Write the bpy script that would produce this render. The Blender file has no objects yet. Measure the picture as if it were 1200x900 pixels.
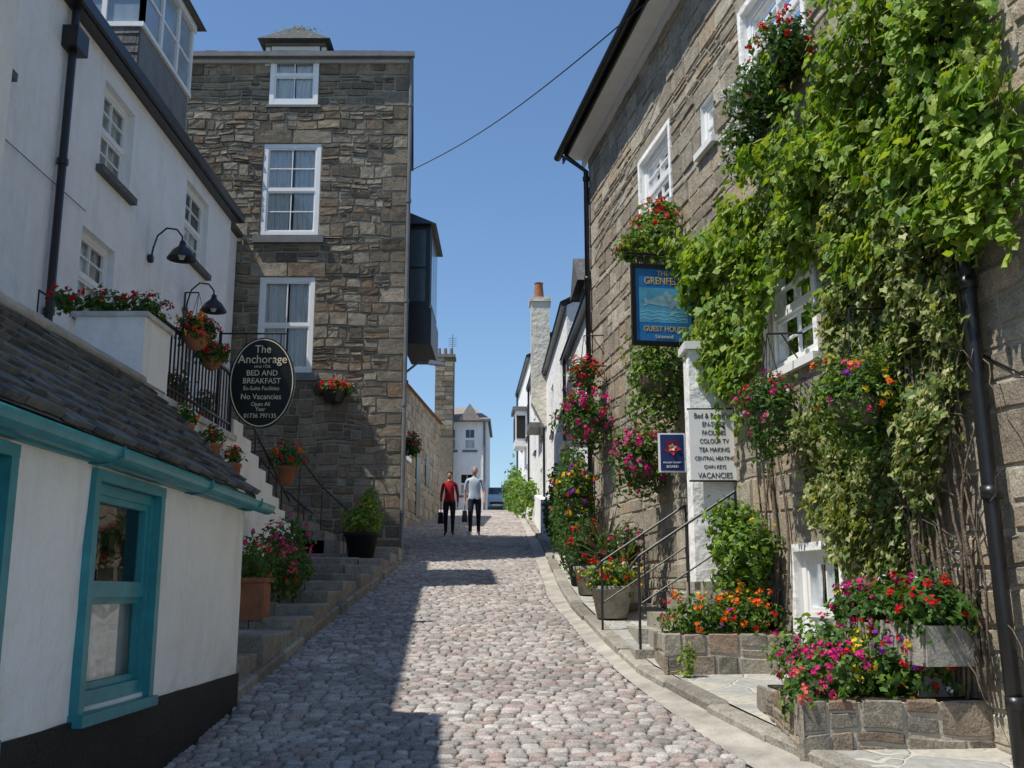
import bpy, math, random
import numpy as np
from mathutils import Vector, noise, Matrix
R=random.Random(7); NR=np.random.RandomState(5)
sc=bpy.context.scene

# ------------------------------------------------------------------ helpers
def gz(Y):
    if Y<-15: return -15*.1125
    if Y<=46: return .1125*Y
    return 46*.1125+ (1-math.exp(-(Y-46)/4.))*.35
def lerp_tab(tab,Y):
    if Y<=tab[0][0]: return tab[0][1]
    for (a,b),(c,d) in zip(tab,tab[1:]):
        if Y<=c: return b+(d-b)*(Y-a)/(c-a)
    return tab[-1][1]
class F:
    def __init__(s,o,U,N):
        s.o=Vector((o[0],o[1],0)); s.U=Vector((U[0],U[1],0)).normalized(); s.N=Vector((N[0],N[1],0)).normalized()
    def P(s,u,z,d=0.):
        v=s.o+s.U*u+s.N*d; return (v.x,v.y,z)
def empty(name):
    e=bpy.data.objects.new(name,None); sc.collection.objects.link(e); return e
class MB:
    def __init__(s): s.v=[];s.f=[];s.m=[];s.c=[]
    def add(s,vs,fs,m=0,c=(.5,.5,.5)):
        b=len(s.v); s.v+= [tuple(x) for x in vs]
        for f in fs:
            s.f.append(tuple(b+i for i in f)); s.m.append(m); s.c.append(c)
    def quad(s,a,b,c,d,m=0,col=(.5,.5,.5)): s.add([a,b,c,d],[(0,1,2,3)],m,col)
    def box(s,x0,x1,y0,y1,z0,z1,m=0,col=(.5,.5,.5)):
        s.add([(x0,y0,z0),(x1,y0,z0),(x1,y1,z0),(x0,y1,z0),(x0,y0,z1),(x1,y0,z1),(x1,y1,z1),(x0,y1,z1)],
              [(0,3,2,1),(4,5,6,7),(0,1,5,4),(1,2,6,5),(2,3,7,6),(3,0,4,7)],m,col)
    def fbox(s,Fr,u0,u1,z0,z1,d0,d1,m=0,col=(.5,.5,.5)):
        vs=[Fr.P(u,z,d) for z in (z0,z1) for (u,d) in ((u0,d0),(u1,d0),(u1,d1),(u0,d1))]
        s.add(vs,[(0,3,2,1),(4,5,6,7),(0,1,5,4),(1,2,6,5),(2,3,7,6),(3,0,4,7)],m,col)
    def fquad(s,Fr,u0,u1,z0,z1,d,m=0,col=(.5,.5,.5)):
        s.quad(Fr.P(u0,z0,d),Fr.P(u1,z0,d),Fr.P(u1,z1,d),Fr.P(u0,z1,d),m,col)
    def tube(s,pts,r,m=0,n=8,col=(.5,.5,.5),r2=None):
        pts=[Vector(p) for p in pts]; k=len(pts)
        up=Vector((.13,.27,.95)).normalized(); b=len(s.v)
        for i,p in enumerate(pts):
            t=(pts[min(i+1,k-1)]-pts[max(i-1,0)]).normalized()
            a=t.cross(up)
            if a.length<.2: a=t.cross(Vector((1,0,0)))
            a.normalize(); c=t.cross(a)
            rr=r if r2 is None else r+(r2-r)*i/(k-1)
            for j in range(n):
                th=2*math.pi*j/n; s.v.append(tuple(p+a*math.cos(th)*rr+c*math.sin(th)*rr))
        for i in range(k-1):
            for j in range(n):
                s.f.append((b+i*n+j,b+i*n+(j+1)%n,b+(i+1)*n+(j+1)%n,b+(i+1)*n+j)); s.m.append(m); s.c.append(col)
        s.f.append(tuple(b+j for j in range(n))[::-1]); s.m.append(m); s.c.append(col)
        s.f.append(tuple(b+(k-1)*n+j for j in range(n))); s.m.append(m); s.c.append(col)
    def lathe(s,cx,cy,prof,m=0,n=16,col=(.5,.5,.5)):
        b=len(s.v)
        for r,z in prof:
            for j in range(n):
                th=2*math.pi*j/n; s.v.append((cx+r*math.cos(th),cy+r*math.sin(th),z))
        for i in range(len(prof)-1):
            for j in range(n):
                s.f.append((b+i*n+j,b+i*n+(j+1)%n,b+(i+1)*n+(j+1)%n,b+(i+1)*n+j)); s.m.append(m); s.c.append(col)
    def obj(s,name,mats,parent=None,smooth=False):
        me=bpy.data.meshes.new(name); me.from_pydata(s.v,[],s.f)
        if not isinstance(mats,(list,tuple)): mats=[mats]
        for m in mats: me.materials.append(m)
        me.polygons.foreach_set('material_index',s.m)
        if smooth: me.polygons.foreach_set('use_smooth',[True]*len(s.f))
        at=me.attributes.new('Col','FLOAT_COLOR','FACE')
        at.data.foreach_set('color',np.array([(c[0],c[1],c[2],1.) for c in s.c],dtype=np.float32).ravel())
        me.update()
        o=bpy.data.objects.new(name,me); sc.collection.objects.link(o)
        if parent: o.parent=parent
        return o

# ------------------------------------------------------------------ materials
class NT:
    def __init__(s,name):
        s.m=bpy.data.materials.new(name); s.m.use_nodes=True; s.t=s.m.node_tree; s.t.nodes.clear()
        s.out=s.t.nodes.new('ShaderNodeOutputMaterial'); s.bs=s.t.nodes.new('ShaderNodeBsdfPrincipled')
        s.t.links.new(s.bs.outputs[0],s.out.inputs[0])
        s.tc=s.t.nodes.new('ShaderNodeTexCoord').outputs['Object']
    def n(s,ty,**k):
        x=s.t.nodes.new(ty)
        for a,b in k.items(): setattr(x,a,b)
        return x
    def l(s,a,b): s.t.links.new(a,b)
    def noise(s,scale,detail=4,rough=.6,vec=None,dist=0.):
        x=s.n('ShaderNodeTexNoise'); x.inputs['Scale'].default_value=scale; x.inputs['Detail'].default_value=detail
        x.inputs['Roughness'].default_value=rough; x.inputs['Distortion'].default_value=dist
        s.l(vec or s.tc,x.inputs['Vector']); return x.outputs['Fac']
    def ramp(s,fac,stops):
        x=s.n('ShaderNodeValToRGB'); e=x.color_ramp.elements
        while len(e)<len(stops): e.new(.5)
        for el,(p,c) in zip(e,stops): el.position=p; el.color=(c[0],c[1],c[2],1) if not isinstance(c,(int,float)) else (c,c,c,1)
        s.l(fac,x.inputs[0]); return x.outputs[0]
    def mix(s,fac,a,b,mode='MIX'):
        x=s.n('ShaderNodeMix',data_type='RGBA',blend_type=mode)
        for i,v in ((0,fac),(6,a),(7,b)):
            if hasattr(v,'node'): s.l(v,x.inputs[i])
            elif i==0: x.inputs[i].default_value=v
            else: x.inputs[i].default_value=(v[0],v[1],v[2],1) if not isinstance(v,(int,float)) else (v,v,v,1)
        return x.outputs[2]
    def bump(s,h,strength,dist=.02,prev=None):
        x=s.n('ShaderNodeBump'); x.inputs['Strength'].default_value=strength; x.inputs['Distance'].default_value=dist
        s.l(h,x.inputs['Height'])
        if prev: s.l(prev,x.inputs['Normal'])
        return x.outputs[0]
    def attr(s,name='Col'):
        x=s.n('ShaderNodeAttribute'); x.attribute_name=name; return x
    def fin(s,col,rough=.8,normal=None,spec=.3,metal=0.):
        if hasattr(col,'node'): s.l(col,s.bs.inputs['Base Color'])
        else: s.bs.inputs['Base Color'].default_value=(*col,1)
        if hasattr(rough,'node'): s.l(rough,s.bs.inputs['Roughness'])
        else: s.bs.inputs['Roughness'].default_value=rough
        s.bs.inputs['Specular IOR Level'].default_value=spec; s.bs.inputs['Metallic'].default_value=metal
        if normal: s.l(normal,s.bs.inputs['Normal'])
        return s.m
def m_stone(name,dark,light,tint,bs=1.,tn=.6):
    t=NT(name); a=t.attr(); sep=t.n('ShaderNodeSeparateColor'); t.l(a.outputs['Color'],sep.inputs[0])
    base=t.mix(sep.outputs[0],dark,light); base=t.mix(t.ramp(sep.outputs[1],[(tn,0.),(1.,.8)]),base,tint)
    n1=t.noise(9,6,.7); n2=t.noise(75,3,.75); n3=t.noise(.9,4,.6); n4=t.noise(28,4,.7)
    base=t.mix(.7,base,t.ramp(n1,[(.3,.5),(.7,1.3)]),'MULTIPLY')
    base=t.mix(.6,base,t.ramp(n2,[(.33,.35),(.5,1.),(.68,1.55)]),'MULTIPLY')
    base=t.mix(.5,base,t.ramp(n3,[(.35,.65),(.65,1.15)]),'MULTIPLY')
    base=t.mix(t.ramp(n4,[(.62,0.),(.74,.4)]),base,(.42,.40,.32))
    b=t.bump(n1,.5*bs,.04); b=t.bump(n4,.5*bs,.02,b); b=t.bump(n2,.5*bs,.01,b)
    return t.fin(base,.92,b,.15)
def m_plain(name,col,rough=.8,var=.15,ns=6,bump=.15,bd=.01,spec=.3,metal=0.,bn=60):
    t=NT(name); n1=t.noise(ns,5,.65)
    base=t.mix(1.,col,t.ramp(n1,[(.3,1-var),(.7,1+var*.6)]),'MULTIPLY')
    n2=t.noise(bn,4,.6); b=t.bump(n2,bump,bd)
    return t.fin(base,rough,b,spec,metal)
def m_render(name,col):
    t=NT(name); n1=t.noise(1.7,6,.7); n2=t.noise(22,5,.7); n3=t.noise(6,3,.5)
    mp=t.n('ShaderNodeMapping'); mp.inputs['Scale'].default_value=(2.2,2.2,.35); t.l(t.tc,mp.inputs[0])
    st=t.noise(1.4,6,.75,mp.outputs[0])
    base=t.mix(.5,col,t.ramp(n1,[(.3,(.84,.84,.81)),(.6,(1.03,1.03,1.03))]),'MULTIPLY')
    base=t.mix(.4,base,t.ramp(st,[(.3,(.66,.65,.6)),(.5,(1,1,1))]),'MULTIPLY')
    base=t.mix(t.ramp(n2,[(.69,0.),(.78,.4)]),base,(.5,.48,.42))
    b=t.bump(n3,.6,.06); b=t.bump(n2,.45,.014,b)
    return t.fin(base,.85,b,.2)
def m_slate(name,dark=(.06,.062,.065),light=(.17,.17,.165)):
    t=NT(name); a=t.attr(); sep=t.n('ShaderNodeSeparateColor'); t.l(a.outputs['Color'],sep.inputs[0])
    base=t.mix(sep.outputs[0],dark,light); n1=t.noise(12,6,.7); n2=t.noise(3,4,.6)
    base=t.mix(t.ramp(n1,[(.52,0.),(.7,.7)]),base,(.28,.275,.23))
    base=t.mix(t.ramp(n2,[(.55,0.),(.7,.4)]),base,(.14,.13,.07))
    return t.fin(base,.8,t.bump(n1,.5,.01),.25)
def m_leaf(name,tr=.38,rough=.5):
    t=NT(name); a=t.attr(); n1=t.noise(35,2)
    col=t.mix(.6,a.outputs['Color'],t.ramp(n1,[(.3,.7),(.7,1.25)]),'MULTIPLY')
    t.fin(col,rough,None,.35)
    tl=t.n('ShaderNodeBsdfTranslucent'); col2=t.mix(1.,col,(1.6,1.5,.5),'MULTIPLY'); t.l(col2,tl.inputs[0])
    mx=t.n('ShaderNodeMixShader'); mx.inputs[0].default_value=tr
    t.l(t.bs.outputs[0],mx.inputs[1]); t.l(tl.outputs[0],mx.inputs[2]); t.l(mx.outputs[0],t.out.inputs[0]); return t.m
def m_petal(name):
    t=NT(name); a=t.attr(); t.fin(a.outputs['Color'],.6,None,.2)
    tl=t.n('ShaderNodeBsdfTranslucent'); t.l(a.outputs['Color'],tl.inputs[0])
    mx=t.n('ShaderNodeMixShader'); mx.inputs[0].default_value=.3
    t.l(t.bs.outputs[0],mx.inputs[1]); t.l(tl.outputs[0],mx.inputs[2]); t.l(mx.outputs[0],t.out.inputs[0]); return t.m
def m_glass():
    t=NT('window_glass'); tr=t.n('ShaderNodeBsdfTransparent'); tr.inputs[0].default_value=(.9,.93,.93,1)
    gl=t.n('ShaderNodeBsdfGlossy'); gl.inputs['Roughness'].default_value=.03; gl.inputs[0].default_value=(.9,.95,1,1)
    fr=t.n('ShaderNodeFresnel'); fr.inputs[0].default_value=1.5
    nb=t.bump(t.noise(2.5,2),.25,.02); t.l(nb,gl.inputs['Normal'])
    ad=t.n('ShaderNodeMath',operation='ADD'); ad.inputs[1].default_value=.03; t.l(fr.outputs[0],ad.inputs[0])
    mx=t.n('ShaderNodeMixShader'); t.l(ad.outputs[0],mx.inputs[0]); t.l(tr.outputs[0],mx.inputs[1]); t.l(gl.outputs[0],mx.inputs[2])
    t.l(mx.outputs[0],t.out.inputs[0]); return t.m
def m_paving(name,c1,c2,scale,joint,jc):
    t=NT(name); v=t.n('ShaderNodeTexVoronoi',feature='DISTANCE_TO_EDGE'); v.inputs['Scale'].default_value=scale
    v2=t.n('ShaderNodeTexVoronoi'); v2.inputs['Scale'].default_value=scale
    w=t.n('ShaderNodeVectorMath',operation='ADD'); nz=t.n('ShaderNodeTexNoise'); nz.inputs['Scale'].default_value=2.5
    t.l(t.tc,nz.inputs['Vector']); sc_=t.n('ShaderNodeVectorMath',operation='SCALE'); sc_.inputs['Scale'].default_value=.25
    t.l(nz.outputs['Color'],sc_.inputs[0]); t.l(t.tc,w.inputs[0]); t.l(sc_.outputs[0],w.inputs[1])
    t.l(w.outputs[0],v.inputs['Vector']); t.l(w.outputs[0],v2.inputs['Vector'])
    sep=t.n('ShaderNodeSeparateColor'); t.l(v2.outputs['Color'],sep.inputs[0])
    base=t.mix(sep.outputs[0],c1,c2); n1=t.noise(14,6,.7); base=t.mix(.7,base,t.ramp(n1,[(.3,.6),(.7,1.25)]),'MULTIPLY')
    jm=t.ramp(v.outputs[0],[(joint*.5,0.),(joint,1.)]); col=t.mix(jm,jc,base)
    b=t.bump(jm,.7,.02); b=t.bump(n1,.5,.02,b)
    return t.fin(col,.85,b,.25)

STONE_L=m_stone('rubble_stone',(.15,.128,.098),(.37,.325,.25),(.25,.175,.11),1.4,.55)
STONE_R=m_stone('granite_block',(.28,.245,.19),(.50,.45,.36),(.43,.33,.225),1.1,.6)
STONE_B=m_stone('bed_stone',(.16,.145,.12),(.40,.36,.29),(.34,.22,.14),1.,.4)
MORT_L=m_plain('mortar_grey',(.36,.33,.265),.95,.3,5,.6,.02)
MORT_R=m_plain('mortar_buff',(.47,.425,.34),.95,.3,5,.6,.02)
SETT=m_stone('granite_sett',(.29,.265,.245),(.54,.50,.465),(.42,.31,.275),.7,.66)
SAND=m_plain('joint_sand',(.23,.21,.18),.95,.35,8,.6,.02)
CONC=m_plain('gutter_concrete',(.44,.41,.355),.9,.4,3,.6,.02)
KERB=m_stone('kerb_stone',(.25,.23,.195),(.42,.39,.33),(.35,.29,.23),.9)
PAVE_R=m_paving('flagstones',(.34,.345,.33),(.50,.47,.40),2.6,.035,(.52,.49,.43))
WHITE=m_render('whitewash',(.88,.875,.855))
WHITE2=m_render('whitewash_old',(.86,.855,.835))
BLACKW=m_plain('black_tar_paint',(.018,.018,.018),.6,.4,4,.6,.03)
WPAINT=m_plain('white_gloss_paint',(.84,.84,.82),.35,.06,5,.1,.004,.5)
TEAL=m_plain('teal_paint',(.04,.27,.31),.4,.3,5,.2,.006,.4)
BLACKP=m_plain('black_paint',(.014,.014,.015),.35,.3,8,.15,.005,.5)
IRON=m_plain('wrought_iron',(.02,.02,.022),.45,.3,30,.3,.004,.5)
CURT=m_plain('lace_curtain',(.88,.88,.88),.9,.1,30,.2,.01)
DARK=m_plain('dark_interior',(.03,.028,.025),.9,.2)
LEAD=m_plain('lead_grey',(.17,.175,.18),.6,.25,4,.3,.01)
SLATE=m_slate('roof_slate'); SLATE2=m_slate('slate_hanging',(.07,.072,.075),(.17,.17,.17))
TILE=m_plain('clay_tile',(.42,.17,.09),.85,.4,6,.5,.03,bn=15)
TERRA=m_plain('terracotta',(.33,.135,.07),.8,.3,8,.3,.01)
WOODG=m_plain('weathered_wood',(.36,.335,.29),.85,.4,9,.6,.015)
BARK=m_plain('vine_bark',(.19,.15,.11),.95,.5,20,.9,.02)
SOIL=m_plain('soil',(.05,.035,.025),.95,.4,20,.9,.03)
LEAF=m_leaf('leaf'); PETAL=m_petal('petal'); GLASS=m_glass()
BARE=m_plain('bare_earth',(.2,.19,.14),.95,.4,.5,.4,.05)
SIGNB=m_plain('sign_blue',(.03,.18,.46),.4,.25,3,.05); SIGNK=m_plain('sign_black',(.012,.012,.012),.35,.1)
CREAM=m_plain('sign_cream',(.72,.66,.45),.6,.05); YEL=m_plain('sign_yellow',(.75,.5,.05),.5,.05)
SKIN=m_plain('skin',(.52,.30,.21),.6,.05); HAIRB=m_plain('dark_hair',(.025,.018,.014),.6,.3,80); HAIRG=m_plain('grey_hair',(.35,.33,.30),.6,.3,80)
REDC=m_plain('red_cloth',(.42,.02,.025),.9,.15,20); NAVY=m_plain('dark_cloth',(.018,.02,.03),.9,.15,20)
BLUEC=m_plain('pale_blue_cloth',(.5,.58,.68),.9,.08,20); SHOE=m_plain('shoe_leather',(.03,.022,.018),.5); SHOEW=m_plain('pale_shoe',(.5,.48,.45),.6)

# ------------------------------------------------------------------ wall pieces
def panel(mb,Fr,u0,u1,z0,z1,ops,d=0.,m=0,step=None):
    us=sorted({u0,u1,*[x for o in ops for x in o[:2] if u0<x<u1]}); zs=sorted({z0,z1,*[x for o in ops for x in o[2:4] if z0<x<z1]})
    for a,b in zip(us,us[1:]):
        for c,e in zip(zs,zs[1:]):
            if any(o[0]-1e-6<=a and b<=o[1]+1e-6 and o[2]-1e-6<=c and e<=o[3]+1e-6 for o in ops): continue
            mb.fquad(Fr,a,b,c,e,d,m)
def stones(mb,Fr,u0,u1,z0,z1,ops,hr,wr,relief,gap=.009,m=0,d0=0.,split=0.,warp=0.,em=.012):
    zb=sorted({z0,z1,*[z for o in ops for z in (o[2],o[3]) if z0<z<z1]})
    def one(ua,ub,za,zc):
        if ub-ua<.025 or zc-za<.025: return
        e=min(em,(zc-za)*.22,(ub-ua)*.22); tu=[ua,ua+e,ua+(ub-ua)*.36,ua+(ub-ua)*.68,ub-e,ub]; tz=[za,za+e,(za+zc)/2,zc-e,zc]
        dd=relief*R.uniform(.3,1.); tl,tm=R.uniform(-.3,.3),R.uniform(-.3,.3); vs=[]
        for i,uu in enumerate(tu):
            ju=R.uniform(-.5,.5)*e
            for j,zz in enumerate(tz):
                edge=i in(0,5) or j in (0,4)
                d=-.006 if edge else dd*(1+tl*(i-2.5)/2+tm*(j-2)/1.5)*R.uniform(.8,1.2)
                cu=0;cz=0
                if i in(0,5) and j in(0,4): q=R.uniform(.3,1.2); cu=(e*q if i==0 else -e*q); cz=(e*q if j==0 else -e*q)
                z_=zz+R.uniform(-.4,.4)*e+cz
                if warp: z_+=warp*noise.noise(Vector((uu*1.4,zz*1.1,4)))*min(1,(zz-z0)*4,(z1-zz)*4)
                vs.append(Fr.P(uu+ju+cu,z_,d+d0))
        fs=[(i*5+j,(i+1)*5+j,(i+1)*5+j+1,i*5+j+1) for i in range(5) for j in range(4)]
        mb.add(vs,fs,m,(R.random(),R.random(),R.random()))
    for a,b in zip(zb,zb[1:]):
        n=max(1,round((b-a)/((hr[0]+hr[1])/2))); hs_=[R.uniform(*hr) for _ in range(n)]; k=(b-a)/sum(hs_); z=a
        for h in hs_:
            h*=k; mid=z+h/2; bl=sorted([(o[0],o[1]) for o in ops if o[2]<mid<o[3]]); cur=u0; iv=[]
            for p,q in bl:
                if p>cur: iv.append((cur,min(p,u1)))
                cur=max(cur,q)
            if cur<u1: iv.append((cur,u1))
            for p,q in iv:
                L=q-p; nn=max(1,round(L/((wr[0]+wr[1])/2))); ws=[R.uniform(wr[0],wr[1]) for _ in range(nn)]; kk=L/sum(ws); u=p
                for w in ws:
                    w*=kk; g=lambda: gap*R.uniform(.4,1.5)
                    if R.random()<split and h>.13:
                        s_=R.uniform(.35,.65)
                        if R.random()<.5 and w>.25:
                            s2=R.uniform(.35,.65); one(u+g(),u+w*s2-g(),z+g(),z+h*s_-g()); one(u+w*s2+g(),u+w-g(),z+g(),z+h*s_-g())
                        else: one(u+g(),u+w-g(),z+g(),z+h*s_-g())
                        one(u+g(),u+w-g(),z+h*s_+g(),z+h-g())
                    else: one(u+g(),u+w-g(),z+g(),z+h-g())
                    u+=w
            z+=h
def window(par,Fr,u0,u1,z0,z1,rv=.12,cols=2,rows=2,frame=None,curt='drape',sill=None,reveal=None,fw=.055):
    frame=frame or WPAINT; mb=MB(); f0,f1=-rv,-rv+.06
    mb.fbox(Fr,u0,u0+fw,z0,z1,f0,f1);mb.fbox(Fr,u1-fw,u1,z0,z1,f0,f1)
    mb.fbox(Fr,u0+fw,u1-fw,z1-fw,z1,f0,f1-.002);mb.fbox(Fr,u0+fw,u1-fw,z0,z0+fw*1.3,f0,f1-.002)
    zm=(z0+z1)/2; mb.fbox(Fr,u0+fw,u1-fw,zm-.022,zm+.022,f0+.003,f1-.012)
    s=.032
    for (a,b,dd) in ((z0+fw*1.3,zm-.022,-.03),(zm+.022,z1-fw,-.014)):
        mb.fbox(Fr,u0+fw,u0+fw+s,a,b,f0+.004,f1+dd);mb.fbox(Fr,u1-fw-s,u1-fw,a,b,f0+.004,f1+dd)
        mb.fbox(Fr,u0+fw+s,u1-fw-s,a,a+s,f0+.004,f1+dd-.001);mb.fbox(Fr,u0+fw+s,u1-fw-s,b-s,b,f0+.004,f1+dd-.001)
        for i in range(1,cols):
            x=u0+fw+(u1-u0-2*fw)*i/cols; mb.fbox(Fr,x-.01,x+.01,a+s,b-s,f0+.006,f1+dd-.004)
        if rows>2:
            y=(a+b)/2; mb.fbox(Fr,u0+fw+s,u1-fw-s,y-.01,y+.01,f0+.007,f1+dd-.006)
    mb.obj('window_frame',frame,par)
    g=MB(); g.fquad(Fr,u0+fw,u1-fw,z0+fw,z1-fw,f0+.012); g.obj('window_glass',GLASS,par)
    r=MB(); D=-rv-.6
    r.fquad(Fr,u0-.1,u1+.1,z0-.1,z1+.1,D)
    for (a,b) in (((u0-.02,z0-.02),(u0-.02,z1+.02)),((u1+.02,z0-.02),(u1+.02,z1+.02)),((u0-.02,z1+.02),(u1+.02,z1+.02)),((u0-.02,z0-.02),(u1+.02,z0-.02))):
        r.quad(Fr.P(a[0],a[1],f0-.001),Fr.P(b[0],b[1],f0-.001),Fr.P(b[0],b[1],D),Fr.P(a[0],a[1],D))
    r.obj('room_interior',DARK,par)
    if curt:
        c=MB(); n=60; w=u1-u0
        segs={'drape':[(u0+.03,u0+w*.47,z0,z1),(u1-w*.47,u1-.03,z0,z1)],'half':[(u0+.03,u1-.03,z0,zm)],'full':[(u0+.03,u1-.03,z0,z1)]}[curt]
        for a,b,za,zc in segs:
            ph=R.uniform(0,6); pr=None
            for i in range(n+1):
                x=a+(b-a)*i/n; d=f0-.045+.018*math.sin(ph+x*70)+.012*math.sin(x*31+ph)
                cu=(Fr.P(x,za,d+.012*math.sin(x*45)),Fr.P(x,zc,d))
                if pr: c.quad(pr[0],cu[0],cu[1],pr[1])
                pr=cu
        c.obj('curtain',CURT,par,True)
    if reveal:
        v=MB()
        for (a,b) in (((u0,z0),(u0,z1)),((u1,z1),(u1,z0)),((u0,z1),(u1,z1)),((u1,z0),(u0,z0))):
            v.quad(Fr.P(a[0],a[1],.004),Fr.P(b[0],b[1],.004),Fr.P(b[0],b[1],f0),Fr.P(a[0],a[1],f0))
        v.obj('window_reveal',reveal,par)
    if sill:
        v=MB(); v.fbox(Fr,u0-.07,u1+.07,z0-.07,z0-.002,f0+.01,.075); v.obj('window_sill',sill,par)

def tiles(mb,o,U,V,Nn,W,L,row=.16,tw=.22,m=0,th=.008,rough=1.):
    o=Vector(o);U=Vector(U).normalized();V=Vector(V).normalized();Nn=Vector(Nn).normalized()
    nr=int(L/row)
    for r in range(nr+1):
        v0=r*row; v1=min(v0+row*1.25,L); u=-(tw*.5 if r%2 else 0)-R.uniform(0,.04)
        if v1-v0<.02: continue
        while u<W:
            w=tw*R.uniform(.8,1.2); a=max(u+.003,0);b=min(u+w-.003,W)
            if b-a>.02:
                l=th*R.uniform(1.2,2.6)*rough; j=R.uniform(-.012,.012)*rough; j2=j+R.uniform(-.008,.008)*rough
                p=[o+U*a+V*(v0+j)+Nn*(l+th),o+U*b+V*(v0+j2)+Nn*(l+th*R.uniform(.8,1.3)),o+U*b+V*v1+Nn*.003,o+U*a+V*v1+Nn*.003,
                   o+U*a+V*(v0+j)+Nn*0,o+U*b+V*(v0+j2)+Nn*0]
                mb.add(p,[(0,1,2,3),(4,5,1,0),(4,0,3),(5,2,1)],m,(R.random(),R.random(),R.random()))
            u+=w

# ------------------------------------------------------------------ foliage
def tmpl_lobe(prof):
    pts=[(0,0,.02)]
    for i,(a,r) in enumerate(prof):
        th=math.radians(a); pts.append((r*math.cos(th),r*math.sin(th)+.02,-.32*r*r+.05*(i%2)))
    n=len(prof); return np.array(pts),[(0,i+1,(i+1)%n+1) for i in range(n)]
def tmpl_kite(): return np.array([(0,-.5,0),(.3,-.05,.09),(.0,.55,-.06),(-.3,-.05,.09),(0,0,0)]),[(0,1,4),(1,2,4),(2,3,4),(3,0,4)]
def tmpl_flower():
    pts=[(0,0,-.08)]
    for i in range(10):
        th=i*math.pi/5; r=.5 if i%2==0 else .30; pts.append((r*math.cos(th),r*math.sin(th),.06 if i%2==0 else 0))
    return np.array(pts),[(0,i+1,(i+1)%10+1) for i in range(10)]
LOBE=tmpl_lobe([(-90,.10),(-62,.42),(-20,.40),(5,.52),(28,.42),(62,.50),(90,.66),(118,.50),(152,.42),(175,.52),(200,.40),(242,.42)])
LOBE2=tmpl_lobe([(-90,.12),(-50,.48),(5,.46),(48,.34),(90,.66),(132,.34),(175,.46),(230,.48)])
KITE,FLOW=tmpl_kite(),tmpl_flower()
def leafmesh(name,C,N,S,col,T,mat,parent,down=False):
    C=np.asarray(C);N=np.asarray(N,float);S=np.asarray(S);col=np.asarray(col); n=len(C)
    if n==0: return
    N/= np.linalg.norm(N,axis=1,keepdims=True)+1e-9
    rd=NR.normal(size=(n,3)); 
    if down: rd=rd*.55+np.array([0,0,-1.])
    B=rd-(rd*N).sum(1,keepdims=True)*N; B/=np.linalg.norm(B,axis=1,keepdims=True)+1e-9
    A=np.cross(B,N); tv,tf=T; k=len(tv)
    wd=NR.uniform(.75,1.1,(n,1,1)); cup=NR.uniform(.3,1.9,(n,1,1))
    V=C[:,None,:]+S[:,None,None]*(wd*tv[None,:,0,None]*A[:,None,:]+tv[None,:,1,None]*B[:,None,:]+cup*tv[None,:,2,None]*N[:,None,:])
    fs=(np.array(tf)[None]+ (np.arange(n)*k)[:,None,None]).reshape(-1,3)
    me=bpy.data.meshes.new(name); me.from_pydata(V.reshape(-1,3).tolist(),[],fs.tolist()); me.materials.append(mat)
    at=me.attributes.new('Col','FLOAT_COLOR','FACE'); cc=np.ones((n,len(tf),4),dtype=np.float32); cc[:,:,:3]=col[:,None,:]
    at.data.foreach_set('color',cc.ravel()); me.update()
    o=bpy.data.objects.new(name,me); sc.collection.objects.link(o)
    if parent: o.parent=parent
    return o
def pal(cols,n,var=.25):
    c=np.array(cols)[NR.randint(0,len(cols),n)]; return np.clip(c*(1+NR.uniform(-var,var,(n,1))),0,1)
GREEN=[(.065,.14,.025),(.09,.18,.035),(.045,.10,.02)]; VINE=[(.17,.28,.03),(.22,.33,.05),(.12,.23,.025),(.29,.37,.07)]
IVYC=[(.13,.19,.045),(.22,.27,.08),(.42,.43,.21),(.09,.15,.035),(.30,.34,.12)]; DGREEN=[(.03,.07,.018),(.045,.10,.025)]
RED=(.66,.012,.015);PINK=(.78,.06,.25);HOT=(.66,.02,.22);ORG=(.85,.17,.015);YELL=(.85,.57,.03);PURP=(.28,.04,.38);WHT=(.8,.8,.78);CORAL=(.8,.17,.14)
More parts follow.
